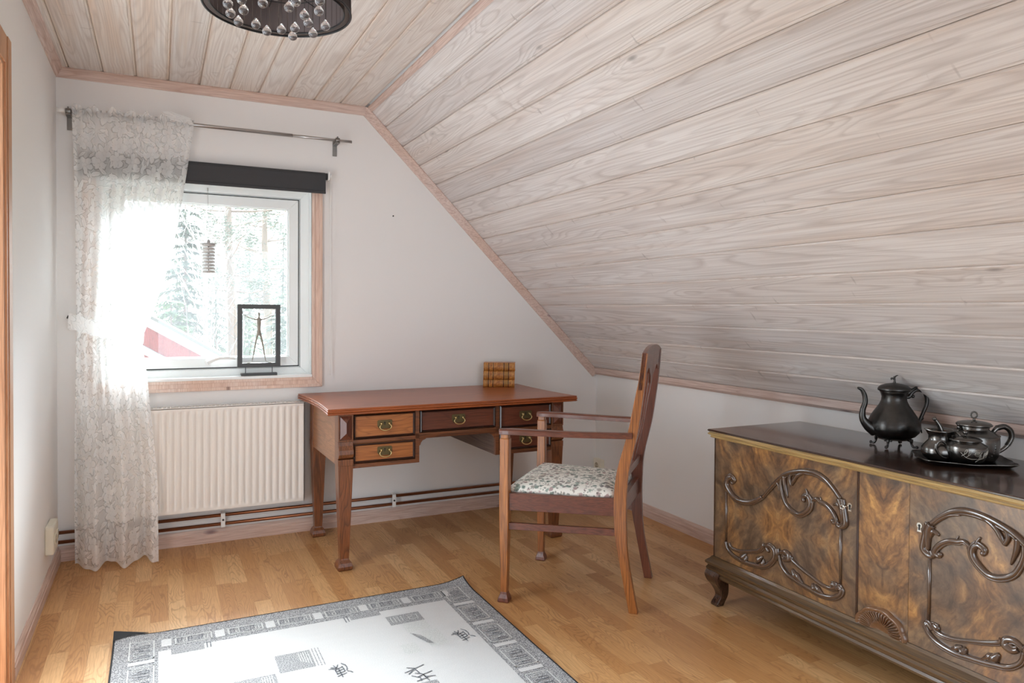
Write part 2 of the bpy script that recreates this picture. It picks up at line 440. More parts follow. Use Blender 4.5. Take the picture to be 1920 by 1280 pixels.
def glass_mat():
    N = NT('window_glass')
    tp = N.n('BsdfTransparent', {0: (0.93, 0.95, 0.94, 1)}).outputs[0]
    gl = N.n('BsdfGlossy', {0: (1, 1, 1, 1), 1: 0.0}).outputs[0]
    fr = N.n('Fresnel', {0: 1.45}).outputs[0]
    m1 = N.n('MixShader', {0: N.math('MULTIPLY', fr, 0.9), 1: tp, 2: gl}).outputs[0]
    veil = N.n('BsdfTranslucent', {0: (0.95, 0.97, 0.97, 1)}).outputs[0]  # translucent share put into the glass as veiling glare over the view
    f = N.math('ADD', N.math('MULTIPLY', N.noise(N.obj(), 3.0, 2), 0.006), 0.012)
    m2 = N.n('MixShader', {0: f, 1: m1, 2: veil}).outputs[0]
    N.t.links.new(m2, N.out.inputs[0])
    return N.m
def crystal_mat():
    N = NT('crystal')
    g = N.n('BsdfGlass', {0: (1, 1, 1, 1), 1: 0.0, 2: 1.5}).outputs[0]
    tp = N.n('BsdfTransparent', {0: (1, 1, 1, 1)}).outputs[0]
    m = N.n('MixShader', {0: 0.15, 1: g, 2: tp}).outputs[0]
    N.t.links.new(m, N.out.inputs[0]); return N.m
def pleat_mat():
    N = NT('black_pleated_organza')
    d = N.n('BsdfDiffuse', {0: srgb(62, 56, 56)}).outputs[0]
    t = N.n('BsdfTranslucent', {0: srgb(120, 108, 104)}).outputs[0]
    s = N.n('BsdfTransparent', {0: (1, 1, 1, 1)}).outputs[0]
    a = N.n('MixShader', {0: 0.35, 1: d, 2: t}).outputs[0]
    b = N.n('MixShader', {0: 0.10, 1: a, 2: s}).outputs[0]
    N.t.links.new(b, N.out.inputs[0]); return N.m
def wall_mat(name, col):
    N = NT(name); v = N.obj()
    n = N.noise(v, 160, 3, 0.6); n2 = N.noise(v, 1.5, 2)
    w = N.n('TexWave', {'Vector': v, 'Scale': 60.0, 'Distortion': 3.0, 'Detail': 2.0}).outputs[1]
    c = N.mix(n2, tuple(x*0.975 for x in col[:3])+(1,), col)
    return N.bsdf(c, 0.75, 0, N.math('ADD', n, N.math('MULTIPLY', w, 0.4)), 0.06, 0.001, spec=0.25)
def silver_mat(name, col, rough, wear):
    N = NT(name); v = N.obj()
    n1 = N.noise(v, 14, 4, 0.6); n2 = N.noise(v, 70, 3, 0.6)
    c = N.mix(N.ramp(n1, [(0.35, 0), (0.7, 1)]), tuple(x*wear for x in col[:3])+(1,), col)
    r = N.math('ADD', N.math('MULTIPLY', n1, 0.12), rough-0.05)
    return N.bsdf(c, r, 1.0, n2, 0.008, 0.001)
def floral_mat():
    N = NT('floral_cotton')
    v = N.obj()
    w = N.vmath('ADD', v, N.vmath('MULTIPLY', N.noise(v, 25, 2, 0.5, 0, 1), (0.03, 0.03, 0.03)))
    vo = N.n('TexVoronoi', {'Vector': w, 'Scale': 42.0, 'Randomness': 1.0})
    v2 = N.n('TexVoronoi', {'Vector': w, 'Scale': 75.0, 'Randomness': 1.0})
    sel = N.n('SeparateColor', {0: vo.outputs['Color']}).outputs[0]
    sel2 = N.n('SeparateColor', {0: v2.outputs['Color']}).outputs[1]
    blob = N.ramp(N.math('ADD', vo.outputs['Distance'], N.math('MULTIPLY', N.noise(v, 160, 2), 0.35)), [(0.52, 1), (0.66, 0)])
    col = N.ramp(sel, [(0.0, srgb(96, 120, 108)), (0.34, srgb(72, 98, 84)), (0.35, srgb(150, 142, 134)), (0.55, srgb(112, 104, 106)), (0.7, srgb(158, 128, 128)), (0.86, srgb(122, 144, 132))], 'CONSTANT')
    c = N.mix(N.math('MULTIPLY', blob, 0.8), srgb(232, 230, 222), col)
    b2 = N.math('MULTIPLY', N.ramp(v2.outputs['Distance'], [(0.28, 1), (0.42, 0)]), N.ramp(sel2, [(0.30, 0), (0.31, 1)]))
    c = N.mix(N.math('MULTIPLY', b2, 0.7), c, srgb(92, 100, 92))
    return N.bsdf(c, 0.85, 0, N.noise(v, 500, 2), 0.1, 0.001, spec=0.2)
def carpet_mat(name, a, b, scale=420, bumps=0.5):
    if name in _mc: return _mc[name]
    N = NT(name); v = N.obj()
    n = N.noise(v, scale, 2, 0.7)
    n2 = N.noise(N.n('Mapping', {'Vector': v, 'Scale': (3, 9, 3)}).outputs[0], 4.0, 3)
    c = N.mix(N.ramp(n, [(0.42, 0), (0.58, 1)]), a, b)
    c = N.mix(N.math('MULTIPLY', N.ramp(n2, [(0.4, 0), (0.7, 1)]), 0.10), c, (0.5, 0.5, 0.5, 1))
    _mc[name] = N.bsdf(c, 0.95, 0, n, bumps, 0.003, spec=0.1); return _mc[name]

WALL = wall_mat('white_wallpaper', srgb(236, 234, 232))
PINE_TR = lambda ax: wood('glazed_pine_trim', ax, srgb(214, 188, 174), srgb(168, 132, 116), srgb(222, 204, 196), K=10, cs=14, stretch=0.07, fibre=0.45, line=0.35, rough=0.5, knots=srgb(110, 84, 92), spec=0.35)
PINE_CS = lambda ax: wood('pine_casing', ax, srgb(226, 194, 174), srgb(190, 150, 128), srgb(232, 212, 200), K=10, cs=14, stretch=0.07, fibre=0.4, line=0.3, rough=0.5, knots=srgb(120, 84, 70), spec=0.35)
OAK_D = lambda ax: wood('desk_oak', ax, srgb(112, 64, 36), srgb(54, 30, 20), srgb(138, 82, 46), K=16, cs=12, stretch=0.10, fibre=0.5, line=0.55, rough=0.34, coat=0.25, coat_rough=0.2)
OAK_L = lambda ax: wood('drawer_oak', ax, srgb(168, 100, 50), srgb(112, 60, 28), srgb(184, 118, 64), K=16, cs=12, stretch=0.10, fibre=0.5, line=0.45, rough=0.36, coat=0.2, coat_rough=0.2)
OAK_R = lambda ax: wood('dark_drawer_oak', ax, srgb(96, 50, 34), srgb(60, 30, 20), srgb(112, 60, 40), K=12, cs=12, stretch=0.10, fibre=0.5, line=0.4, rough=0.3, coat=0.2, coat_rough=0.2)
OAK_T = lambda ax: wood('desk_top_oak', ax, srgb(152, 78, 40), srgb(94, 46, 24), srgb(168, 92, 50), K=12, cs=7, stretch=0.08, fibre=0.45, line=0.35, rough=0.30, coat=0.10, coat_rough=0.18)
EBON = lambda ax: wood('ebonised_moulding', ax, srgb(44, 26, 22), srgb(20, 12, 10), srgb(56, 34, 28), rough=0.3, coat=0.3)
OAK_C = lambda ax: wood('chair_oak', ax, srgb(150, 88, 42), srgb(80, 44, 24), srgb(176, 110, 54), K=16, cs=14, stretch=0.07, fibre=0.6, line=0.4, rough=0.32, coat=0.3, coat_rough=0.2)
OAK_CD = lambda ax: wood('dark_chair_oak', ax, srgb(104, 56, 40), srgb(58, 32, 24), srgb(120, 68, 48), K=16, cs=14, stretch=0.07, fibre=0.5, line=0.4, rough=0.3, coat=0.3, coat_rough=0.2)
WAL_D = lambda ax: wood('dark_walnut', ax, srgb(58, 38, 30), srgb(28, 18, 14), srgb(74, 50, 38), K=12, cs=10, stretch=0.1, fibre=0.5, line=0.4, rough=0.2, coat=0.5, coat_rough=0.08, spec=0.5)
WAL_G = lambda ax: wood('gilt_walnut_moulding', ax, srgb(178, 146, 92), srgb(96, 70, 42), srgb(200, 172, 118), K=10, cs=20, stretch=0.05, fibre=0.5, line=0.4, rough=0.3, coat=0.4)
WAL_M = lambda ax: wood('worn_walnut_moulding', ax, srgb(66, 48, 34), srgb(34, 24, 18), srgb(112, 86, 54), K=10, cs=20, stretch=0.05, fibre=0.5, line=0.4, rough=0.28, coat=0.4)
WHITE_P = plain('white_paint', srgb(240, 243, 242), 0.35, var=0.01)
RAD_P = plain('radiator_enamel', srgb(238, 233, 226), 0.3, var=0.01)
STEEL = plain('brushed_steel', srgb(190, 188, 186), 0.3, 1.0, var=0.03)
BRASS = plain('aged_brass', srgb(214, 190, 134), 0.28, 1.0, var=0.15)
BRASS_P = plain('dull_brass_plate', srgb(112, 100, 70), 0.5, 0.9, var=0.25)
COPPER = plain('copper_pipe', srgb(150, 98, 70), 0.35, 1.0, var=0.2)
FRAMEG = plain('dark_grey_metal', srgb(74, 76, 77), 0.5, 0.0)
BLACK = plain('black_metal', srgb(30, 30, 31), 0.45, 0.2)
CHAR = plain('charcoal_blind_cloth', srgb(62, 62, 64), 0.85, 0, 300, 0.15)
PLASTIC = plain('cream_plastic', srgb(232, 226, 208), 0.35, var=0.01)
PLASTIC_W = plain('white_plastic', srgb(238, 238, 236), 0.35, var=0.01)
DARKHOLE = plain('socket_dark', srgb(52, 48, 46), 0.6)
GLASS = glass_mat()
LACE = lace_mat()
LACE_B = lace_mat('lace_band', 1.3, 0.22)
SILVER_D = silver_mat('tarnished_pewter', srgb(86, 84, 82), 0.34, 0.62)
SILVER = silver_mat('tarnished_silver', srgb(128, 124, 120), 0.24, 0.6)
ENGRAVE = plain('bright_engraving', srgb(205, 200, 190), 0.35, 1.0)

# ------------------------------------------------------------------ room constants
XL, XR, YB, YR, H = -0.446, 2.679, 4.161, -1.35, 2.42
CX = 1.09               # crease of the ceiling
ZK = 0.84               # slope meets knee wall
WX0, WX1, WZ0, WZ1 = -0.28, 0.78, 0.868, 1.93      # window opening
T = 0.12

def build_shell():
    m = MB(); m.box(XL-0.3, XR+0.2, YR-0.1, YB+0.25, -0.12, 0)
    tag(m.build('floor', floor_mat()), kind='structure')
    # gable wall with the window hole, as a frame of pieces in one mesh
    m = MB(); y0, y1 = YB, YB+0.26
    def poly(pts): m.prism([(x, y0, z) for x, z in pts], (0, y1-y0, 0))
    poly([(XL-T, -0.1), (WX0, -0.1), (WX0, H+0.3), (XL-T, H+0.3)])
    poly([(WX0, -0.1), (WX1, -0.1), (WX1, WZ0), (WX0, WZ0)])
    poly([(WX0, WZ1), (WX1, WZ1), (WX1, H+0.3), (WX0, H+0.3)])
    poly([(WX1, -0.1), (XR+T, -0.1), (XR+T, ZK), (CX+0.1, H+0.3), (WX1, H+0.3)])
    tag(m.build('wall_back', WALL), kind='structure')
    # left wall with a doorway near the camera
    m = MB(); dy0, dy1, dz = 1.97, 2.79, 2.04
    m.box(XL-T, XL, dy1, YB, -0.1, H+0.2)
    m.box(XL-T, XL, dy0, dy1, dz, H+0.2)
    m.box(XL-T, XL, YR, dy0, -0.1, H+0.2)
    tag(m.build('wall_left', WALL), kind='structure')
    m = MB(); m.box(XR, XR+T, YR, YB, -0.1, ZK+0.1)
    tag(m.build('wall_right', WALL), kind='structure')
    # unseen rear wall behind the camera, its wide opening sized to admit fill light
    m = MB()
    m.box(XL-T, 0.0, YR-T, YR, -0.1, H+0.2); m.box(2.0, XR+T, YR-T, YR, -0.1, 1.6)
    m.box(0.0, 2.0, YR-T, YR, -0.1, 0.5); m.box(0.0, 2.0, YR-T, YR, 2.0, H+0.2)
    tag(m.build('wall_rear', WALL), kind='structure')
    # board ceilings: profiles with recessed joints
    bw = 0.147
    def boards(n, x0, length, name, mat, loc, rot, first=0, mi=0):
        m = MB(); prof = []
        for k in range(n):
            a = x0+k*bw; b = a+bw
            prof += [(a, 0.005), (a+0.003, 0.0), (b-0.0135, 0.0), (b-0.0115, 0.004), (b-0.0035, 0.004), (b-0.003, 0.010), (b-0.0002, 0.010)]
        pts = [(x, z) for x, z in prof]
        pts += [(prof[-1][0], 0.03), (prof[0][0], 0.03)]
        m.loft([[(x, 0, z) for x, z in pts], [(x, length, z) for x, z in pts]])
        return tag(m.build(name, mat, loc=loc, rot=rot), kind='structure')
    cp = dict(base=srgb(228, 221, 215), light=srgb(236, 233, 230), dark=srgb(190, 176, 167), tint=srgb(218, 190, 164))
    x0 = -0.389-bw
    n = 11
    mat = board_pine('glazed_boards_ceiling', bw, x0, cp['base'], cp['light'], cp['dark'], cp['tint'])
    boards(n, x0, YB-YR, 'ceiling', mat, (0, YR, H), None)
    # slope: local x runs down the slope; underside faces the room
    ang = math.atan2(H-ZK, XR-CX)
    mat2 = board_pine('glazed_boards_slope', bw, 0.0, srgb(224, 218, 215), srgb(235, 232, 231), srgb(180, 169, 164), srgb(214, 196, 184))
    boards(16, -0.0, YB-YR, 'ceiling_slope', mat2, (CX, YR, H), (0, ang, 0))
build_shell()

def trim(name, path, prof, mat, closed=False):
    """sweep a profile along straight pieces; path = list of (point, u-axis, v-axis)"""
    m = MB(); rings = [[Vector(p)+Vector(u)*a+Vector(v)*b for a, b in prof] for p, u, v in path]
    m.loft(rings, cap=True)
    return tag(m.build(name, mat), kind='structure')
def build_trims():
    # skirting: profile in (depth from wall, height)
    sk = [(0, 0), (0.014, 0), (0.014, 0.042), (0.011, 0.046), (0.012, 0.058), (0.007, 0.068), (0.004, 0.074), (0, 0.074)]
    trim('baseboard_back', [((XL, YB, 0), (0, -1, 0), (0, 0, 1)), ((XR, YB, 0), (0, -1, 0), (0, 0, 1))], sk, PINE_TR('x'))
    trim('baseboard_left', [((XL, YB-0.014, 0), (1, 0, 0), (0, 0, 1)), ((XL, 2.885, 0), (1, 0, 0), (0, 0, 1))], sk, PINE_TR('y'))
    trim('baseboard_right', [((XR, YB-0.014, 0), (-1, 0, 0), (0, 0, 1)), ((XR, YR, 0), (-1, 0, 0), (0, 0, 1))], sk, PINE_TR('y'))
    # cove trims: (depth, drop)
    cv = [(0, 0), (0.030, 0), (0.032, -0.006), (0.022, -0.016), (0.014, -0.038), (0.008, -0.046), (0, -0.046)]
    trim('trim_1', [((XL, YB, H), (0, -1, 0), (0, 0, 1)), ((CX-0.012, YB, H), (0, -1, 0), (0, 0, 1))], cv, PINE_TR('x'))
    trim('trim_2', [((XL, YB-0.03, H), (1, 0, 0), (0, 0, 1)), ((XL, YR, H), (1, 0, 0), (0, 0, 1))], cv, PINE_TR('y'))
    ang = math.atan2(H-ZK, XR-CX); d = Vector((math.cos(ang), 0, -math.sin(ang))); nn = Vector((math.sin(ang), 0, math.cos(ang)))
    a = Vector((CX, YB, H)); L = (XR-CX)/math.cos(ang)
    # mitred at the crease
    m = MB()
    rings = []
    for s in (0, 1):
        ring = []
        for dep, dr in cv:
            off = (-dr)*0.42 if s == 0 else 0
            p = a + d*((L-0.0) if s else -off) + nn*dr + Vector((0, -dep, 0))
            ring.append(p)
        rings.append(ring)
    m.loft(rings)
    o = m.build('trim_3', PINE_TR('x')); tag(o, kind='structure')
    kt = [(0, 0.03), (0.034, 0.03), (0.030, -0.004), (0.012, -0.018), (0, -0.018)]
    trim('trim_4', [((XR, YB-0.03, ZK), (-1, 0, 0), (0, 0, 1)), ((XR, YR, ZK), (-1, 0, 0), (0, 0, 1))], kt, PINE_TR('y'))
    # flat strip covering the crease
    m = MB(); e1 = Vector((CX, YR, H-0.001)); 
    w = 0.035
    bk = MB(); bk.box(CX-0.25, CX+0.25, YR, YB, H+0.03, H+0.06); bk.prism([(CX-0.02, YR, H+0.028), (CX+0.06, YR, H+0.028), (CX+0.09, YR, H-0.03), (CX+0.12, YR, H+0.06), (CX-0.02, YR, H+0.06)], (0, YB-YR, 0)); tag(bk.build('ceiling_backing', WALL), kind='structure')
    pts = [e1+Vector((-0.001, 0, -0.0015)), e1+d*w-nn*0.001, e1+d*w-nn*0.006, e1+Vector((-0.001, 0, -0.007))]
    m.prism(pts, (0, YB-YR-0.03, 0)); tag(m.build('trim_5', PINE_TR('y')), kind='structure')
    # door frame by the camera (its edge shows at the far left)
    m = MB(); X = XL
    m.box(X, X+0.012, 2.79, 2.885, 0, 2.12)
    m.box(X, X+0.018, 1.865, 1.97, 0, 2.12); m.box(X, X+0.012, 1.97, 2.79, 2.03, 2.12)
    m.box(X+0.012, X+0.015, 2.81, 2.868, 0, 2.12)
    m.box(XL-T, X+0.006, 2.77, 2.79, 0, 2.04); m.box(XL-T, X+0.006, 1.97, 1.99, 0, 2.04); m.box(XL-T, X+0.006, 1.99, 2.77, 2.02, 2.04)
    dd = m.build('door_1', wood('door_pine', 'z', srgb(196, 144, 104), srgb(150, 100, 66), srgb(206, 160, 124), K=10, cs=14, stretch=0.06, fibre=0.5, line=0.3, rough=0.45), bevel=0.003)
    tag(dd, kind='structure')
build_trims()

# ------------------------------------------------------------------ window
def build_window():
    root = bpy.data.objects.new('window_1', None); COL.objects.link(root); tag(root, kind='structure')
    # pine casing, mitred, with two steps
    m = MB(); w = 0.058; yb = YB
    def ring(x0, x1, z0, z1, y0, y1, inn):
        # frame between outer rect and inner rect
        o = [(x0, z0), (x1, z0), (x1, z1), (x0, z1)]; i = [(x0+inn, z0+inn), (x1-inn, z0+inn), (x1-inn, z1-inn), (x0+inn, z1-inn)]
        for k in range(4):
            j = (k+1) % 4
            m.prism([(o[k][0], y0, o[k][1]), (o[j][0], y0, o[j][1]), (i[j][0], y0, i[j][1]), (i[k][0], y0, i[k][1])], (0, y1-y0, 0))
    ox0, ox1, oz0, oz1 = WX0-w+0.004, WX1+w-0.004, WZ0-w+0.004, WZ1+w
    ring(ox0, ox1, oz0, oz1, yb-0.014, yb+0.001, w)
    ring(ox0, ox1, oz0, oz1, yb-0.022, yb-0.014, 0.018)
    ring(ox0+0.040, ox1-0.040, oz0+0.040, oz1-0.040, yb-0.019, yb-0.014, 0.018)
    cs = m.build('casing', PINE_CS('z'), root, bevel=0.002)
    # liner (white reveal) and fixed frame
    m = MB(); x0, x1, z0, z1 = WX0, WX1, WZ0, WZ1
    ring(x0-0.004, x1+0.004, z0-0.004, z1+0.004, yb-0.012, yb+0.19, 0.008)
    m.build('reveal_liner', WHITE_P, root)
    m = MB(); m.box(x0+0.002, x1-0.002, yb-0.022, yb+0.09, z0+0.002, z0+0.017); m.build('window_sill', WHITE_P, root, bevel=0.003)
    m = MB(); ring(x0+0.003, x1-0.003, z0+0.004, z1-0.004, yb+0.075, yb+0.17, 0.048)
    ring(x0+0.045, x1-0.045, z0+0.046, z1-0.046, yb+0.10, yb+0.17, 0.012)
    m.build('window_frame', WHITE_P, root, bevel=0.003)
    m = MB(); s = 0.062
    sx0, sx1, sz0, sz1 = x0+s, x1-s, z0+s, z1-s
    ring(sx0, sx1, sz0, sz1, yb+0.082, yb+0.135, 0.052)
    ring(sx0+0.048, sx1-0.048, sz0+0.048, sz1-0.048, yb+0.094, yb+0.125, 0.010)
    sash = m.build('sash', WHITE_P, root, bevel=0.003)
    m = MB(); ring(sx0-0.006, sx1+0.006, sz0-0.006, sz1+0.006, yb+0.098, yb+0.13, 0.008); m.build('gasket', BLACK, root)
    m = MB(); m.box(sx0+0.05, sx1-0.05, yb+0.108, yb+0.112, sz0+0.05, sz1-0.05); m.build('window_pane', GLASS, sash)
    # espagnolette handle on the bottom rail
    hz = sz0+0.030; hx = 0.245; y = yb+0.082
    m = MB(); m.smooth = True
    m.tube([(hx, y, hz), (hx, y-0.012, hz)], 0.020, 16); m.tube([(hx, y-0.01, hz), (hx, y-0.04, hz)], 0.009, 10)
    m.tube([(hx-0.008, y-0.038, hz-0.002), (hx+0.02, y-0.04, hz+0.012), (hx+0.055, y-0.042, hz+0.022), (hx+0.10, y-0.042, hz+0.023), (hx+0.135, y-0.04, hz+0.018)], [0.010, 0.009, 0.008, 0.008, 0.007], 10, 4)
    m.build('window_handle', PLASTIC_W, sash)
    m = MB(); m.tube([(0.24, yb+0.075, z1-0.03), (0.24, yb+0.05, z1-0.035), (0.24, yb+0.045, z1-0.05)], 0.003, 8); m.build('hook', STEEL, root)
    return root
build_window()

# ------------------------------------------------------------------ outdoors
def build_outside():
    rnd = random.Random(4)
    m = MB(); m.box(-60, 60, 5.5, 120, -3.2, -3.0)
    tag(m.build('ground', plain('dry_grass', srgb(104, 104, 84), 0.95, 0, 8, 0.3)), kind='structure')
    # red barn: gable facing the window
    red = wood('red_boards', 'z', srgb(176, 62, 58), srgb(124, 40, 40), srgb(186, 72, 66), rough=0.8)
    t = thing('barn', 'red boarded barn gable with white bargeboard, seen low through the window', 'barn', (-2.0, 14, -3))
    apx, apz, ex, ez = 0.0, 5.20, 4.4, 2.55      # local apex and right eave
    m = MB()
    m.prism([(-4.4, 0.12, 0), (4.2, 0.12, 0), (4.2, 0.12, 2.65), (0, 0.12, 5.12), (-4.4, 0.12, 2.55)], (0, 2.0, 0))
    for k in range(44):
        x = -4.3+k*0.2
        zt = 5.06-abs(x)*0.60
        m.box(x, x+0.03, 0.085, 0.12, 0, zt)
    m.build('gable_wall', red, t)
    m = MB()
    for s in (-1, 1):
        m.prism([(0, 0, apz), (s*ex*1.03, 0, apz-1.03*(apz-ez)), (s*ex*1.03, 0, apz-1.03*(apz-ez)-0.17), (0, 0, apz-0.17)], (0, 0.06, 0))
    m.build('bargeboard', WHITE_P, t)
    m = MB()
    for s in (-1, 1):
        m.prism([(0, -0.05, apz+0.06), (s*ex*1.05, -0.05, apz+0.06-1.05*(apz-ez)), (s*ex*1.05, -0.05, apz-1.05*(apz-ez)), (0, -0.05, apz)], (0, 2.3, 0))
    m.build('roof', plain('grey_roof', srgb(120, 116, 112), 0.8), t)
    # low porch roof edge under the gable
    m = MB(); m.prism([(0.6, -0.5, 4.33), (2.6, -0.5, 3.10), (2.6, -0.5, 2.98), (0.6, -0.5, 4.21)], (0, 0.55, 0)); m.build('porch_roof', plain('porch_grey', srgb(176, 180, 182), 0.7), t)
    bark = plain('pale_bark', srgb(140, 128, 118), 0.9, 0, 20, 0.4)
    barkp = plain('pine_bark', srgb(150, 128, 114), 0.9, 0, 20, 0.4)
    birch = plain('birch_bark', srgb(176, 174, 170), 0.8, 0, 20, 0.2)
    green = plain('spruce_needles', srgb(88, 104, 84), 0.8, var=0.25)
    greenp = plain('pine_needles', srgb(98, 112, 96), 0.8, var=0.25)
    greenb = plain('juniper_needles', srgb(84, 122, 72), 0.8, var=0.25)
    twig = plain('pale_twigs', srgb(116, 112, 108), 0.8)
    def spray(m, p, d, L, w, n):
        d = Vector(d).normalized(); side = d.cross(Vector((0, 0, 1)))
        if side.length < 0.01: side = Vector((1, 0, 0))
        side.normalize()
        for i in range(n):
            q = Vector(p)+d*(L*(i+0.5)/n)
            for s in (-1, 1):
                e = q+side*s*w*rnd.uniform(0.5, 1.1)*(1-0.6*i/n)+d*w*0.7+Vector((0, 0, rnd.uniform(-0.5, 0.15)*w))
                b = q+d*w*0.35
                m.face([m.bm.verts.new(q), m.bm.verts.new(b), m.bm.verts.new(e)])
    def spruce(name, x, y, h, R, label, group=None, z=-3.0, mat=None, lo=0.05, dens=1.0):
        t = thing(name, label, 'tree', (x, y, z), rnd.uniform(0, 6), group)
        m = MB(); m.tube([(0, 0, 0), (0.03, 0, h*0.5), (0, 0, h)], [h*0.014, h*0.009, 0.01], 8); m.build('trunk', bark, t)
        m = MB(); k = 0; zc = h*lo
        while zc < h*0.99:
            f = 1-zc/h; r = R*(f**0.8)+0.12
            for a in range(7):
                an = a*0.9+k*0.55+rnd.uniform(-.3, .3); rr = r*rnd.uniform(0.7, 1.1)
                d = Vector((math.cos(an), math.sin(an), -0.18-0.25*f))
                p = Vector((0, 0, zc+rnd.uniform(-.1, .1)))
                spray(m, p, d, rr, 0.22+0.13*f*R, int((9+9*f)*dens))
            zc += 0.24+0.16*f; k += 1
        m.build('foliage', mat or green, t)
    def pine(name, x, y, h, label, cr=1.6, lo=0.45, z=-3.0, wood_mat=None):
        t = thing(name, label, 'tree', (x, y, z))
        m = MB(); m.tube([(0, 0, 0), (0.06, 0, h*0.4), (-0.05, 0, h*0.75), (0, 0, h)], [0.17, 0.13, 0.09, 0.02], 10, 4); m.build('trunk', wood_mat or barkp, t)
        m = MB(); b = MB(); zc = h*lo
        while zc < h:
            f = (zc/h-lo)/(1-lo)
            r = cr*(0.55+0.6*math.sin(PI*min(1, f*1.05)))
            for a in range(3):
                an = rnd.uniform(0, 2*PI); d = Vector((math.cos(an), math.sin(an), rnd.uniform(0.0, 0.45)))
                L = r*rnd.uniform(0.5, 1.1); tip = Vector((0, 0, zc))+d*L
                b.tube([(0, 0, zc), tuple(Vector((0, 0, zc))+d*L*0.5+Vector((0, 0, -0.08))), tuple(tip)], [0.03, 0.018, 0.008], 4)
                for q in range(9):
                    s = rnd.uniform(0.35, 1.0); c = Vector((0, 0, zc))+d*L*s+Vector((rnd.uniform(-.35, .35), rnd.uniform(-.35, .35), rnd.uniform(-.12, .25)))
                    for w in range(5):
                        dd = Vector((rnd.uniform(-1, 1), rnd.uniform(-1, 1), rnd.uniform(-0.3, 0.9)))
                        spray(m, c, dd, 0.30, 0.12, 3)
            zc += 0.42
        b.build('branches', wood_mat or barkp, t); m.build('foliage', greenp, t)
    def bare(name, x, y, h, label, r0=0.06, z=-3.0, mat=None, spread=0.5, depth=4, lean=0.0, start=0.35):
        t = thing(name, label, 'tree', (x, y, z))
        m = MB()
        def br(p, d, L, r, lv):
            q = p+d*L*0.5+Vector((rnd.uniform(-.06, .06), rnd.uniform(-.06, .06), 0))*L
            e = p+d*L
            m.tube([tuple(p), tuple(q), tuple(e)], [r, r*0.8, r*0.55], 5 if lv < 2 else 3)
            if lv >= depth: return
            n = 4 if lv else 9
            for i in range(n):
                s = start+(1-start)*(i+0.6)/n if lv == 0 else rnd.uniform(0.3, 1)
                nd = (d+Vector((rnd.uniform(-1, 1), rnd.uniform(-1, 1), rnd.uniform(-0.2, 0.7)))*spread*1.3).normalized()
                br(p+d*L*s, nd, L*(0.33 if lv == 0 else 0.58)*rnd.uniform(0.7, 1.15), r*0.42, lv+1)
        br(Vector((0, 0, 0)), Vector((lean, 0, 1)).normalized(), h, r0, 0)
        m.build('trunk_and_twigs', mat or twig, t)
    spruce('spruce_tree', 0.62, 20.0, 7.0, 1.5, 'tall spruce outside with a tapering crown, directly beside the curtain edge', dens=1.2)
    pine('pine_tree', 1.72, 20.5, 8.6, 'thick-trunked pine outside, above the framed figure in the window', 1.9, 0.55)
    pine('pine_tree', 2.95, 23.0, 8.4, 'slimmer pine outside near the right edge of the window pane', 1.3, 0.5)
    bare('birch_tree', 0.92, 17.0, 6.0, 'white slender birch trunk outside, just left of the thick-trunked pine', 0.035, mat=birch, depth=2, start=0.6)
    bare('birch_tree', 1.25, 18.0, 5.0, 'thin leaning birch outside, low between barn roof and pine trunk', 0.03, mat=birch, depth=3, lean=-0.06, start=0.5)
    bare('leafless_shrub', 0.55, 16.5, 3.9, 'leafless pale shrub with tangled twigs above the barn roof edge', 0.03, spread=0.9, depth=4, start=0.3)
    bare('leafless_shrub', 1.15, 16.8, 3.6, 'leafless pale shrub with tangled twigs right of the barn roof tip', 0.03, spread=0.9, depth=4, start=0.3)
    bare('leafless_shrub', 1.9, 19.0, 4.1, 'leafless thicket seen behind the framed figure', 0.03, spread=0.9, depth=4, start=0.3)
    spruce('green_conifer', 0.25, 17.5, 4.6, 1.0, 'bushy bright green conifer outside, just above the red gable', mat=greenb, dens=1.2)
    spruce('green_conifer', 2.05, 21.0, 4.4, 1.2, 'bushy green conifer outside, seen through the black figure frame', mat=greenb)
    spruce('spruce_tree', 3.1, 21.5, 4.3, 1.3, 'low green spruce outside, at the lower right corner of the pane')
    spruce('spruce_tree', -1.9, 22.0, 8.0, 1.8, 'tall spruce outside, showing faintly through the lace curtain')
    for i, (x, y, h) in enumerate(((-3.0, 38, 8), (-0.6, 40, 8.6), (0.9, 42, 7), (2.6, 39, 6.5), (4.4, 41, 8), (6.0, 40, 8.4), (7.6, 42, 9))):
        spruce('distant_spruce', x, y, h, 2.0, 'pale distant spruce in the forest edge outside', 'distant forest edge outside the window', dens=0.8)
build_outside()

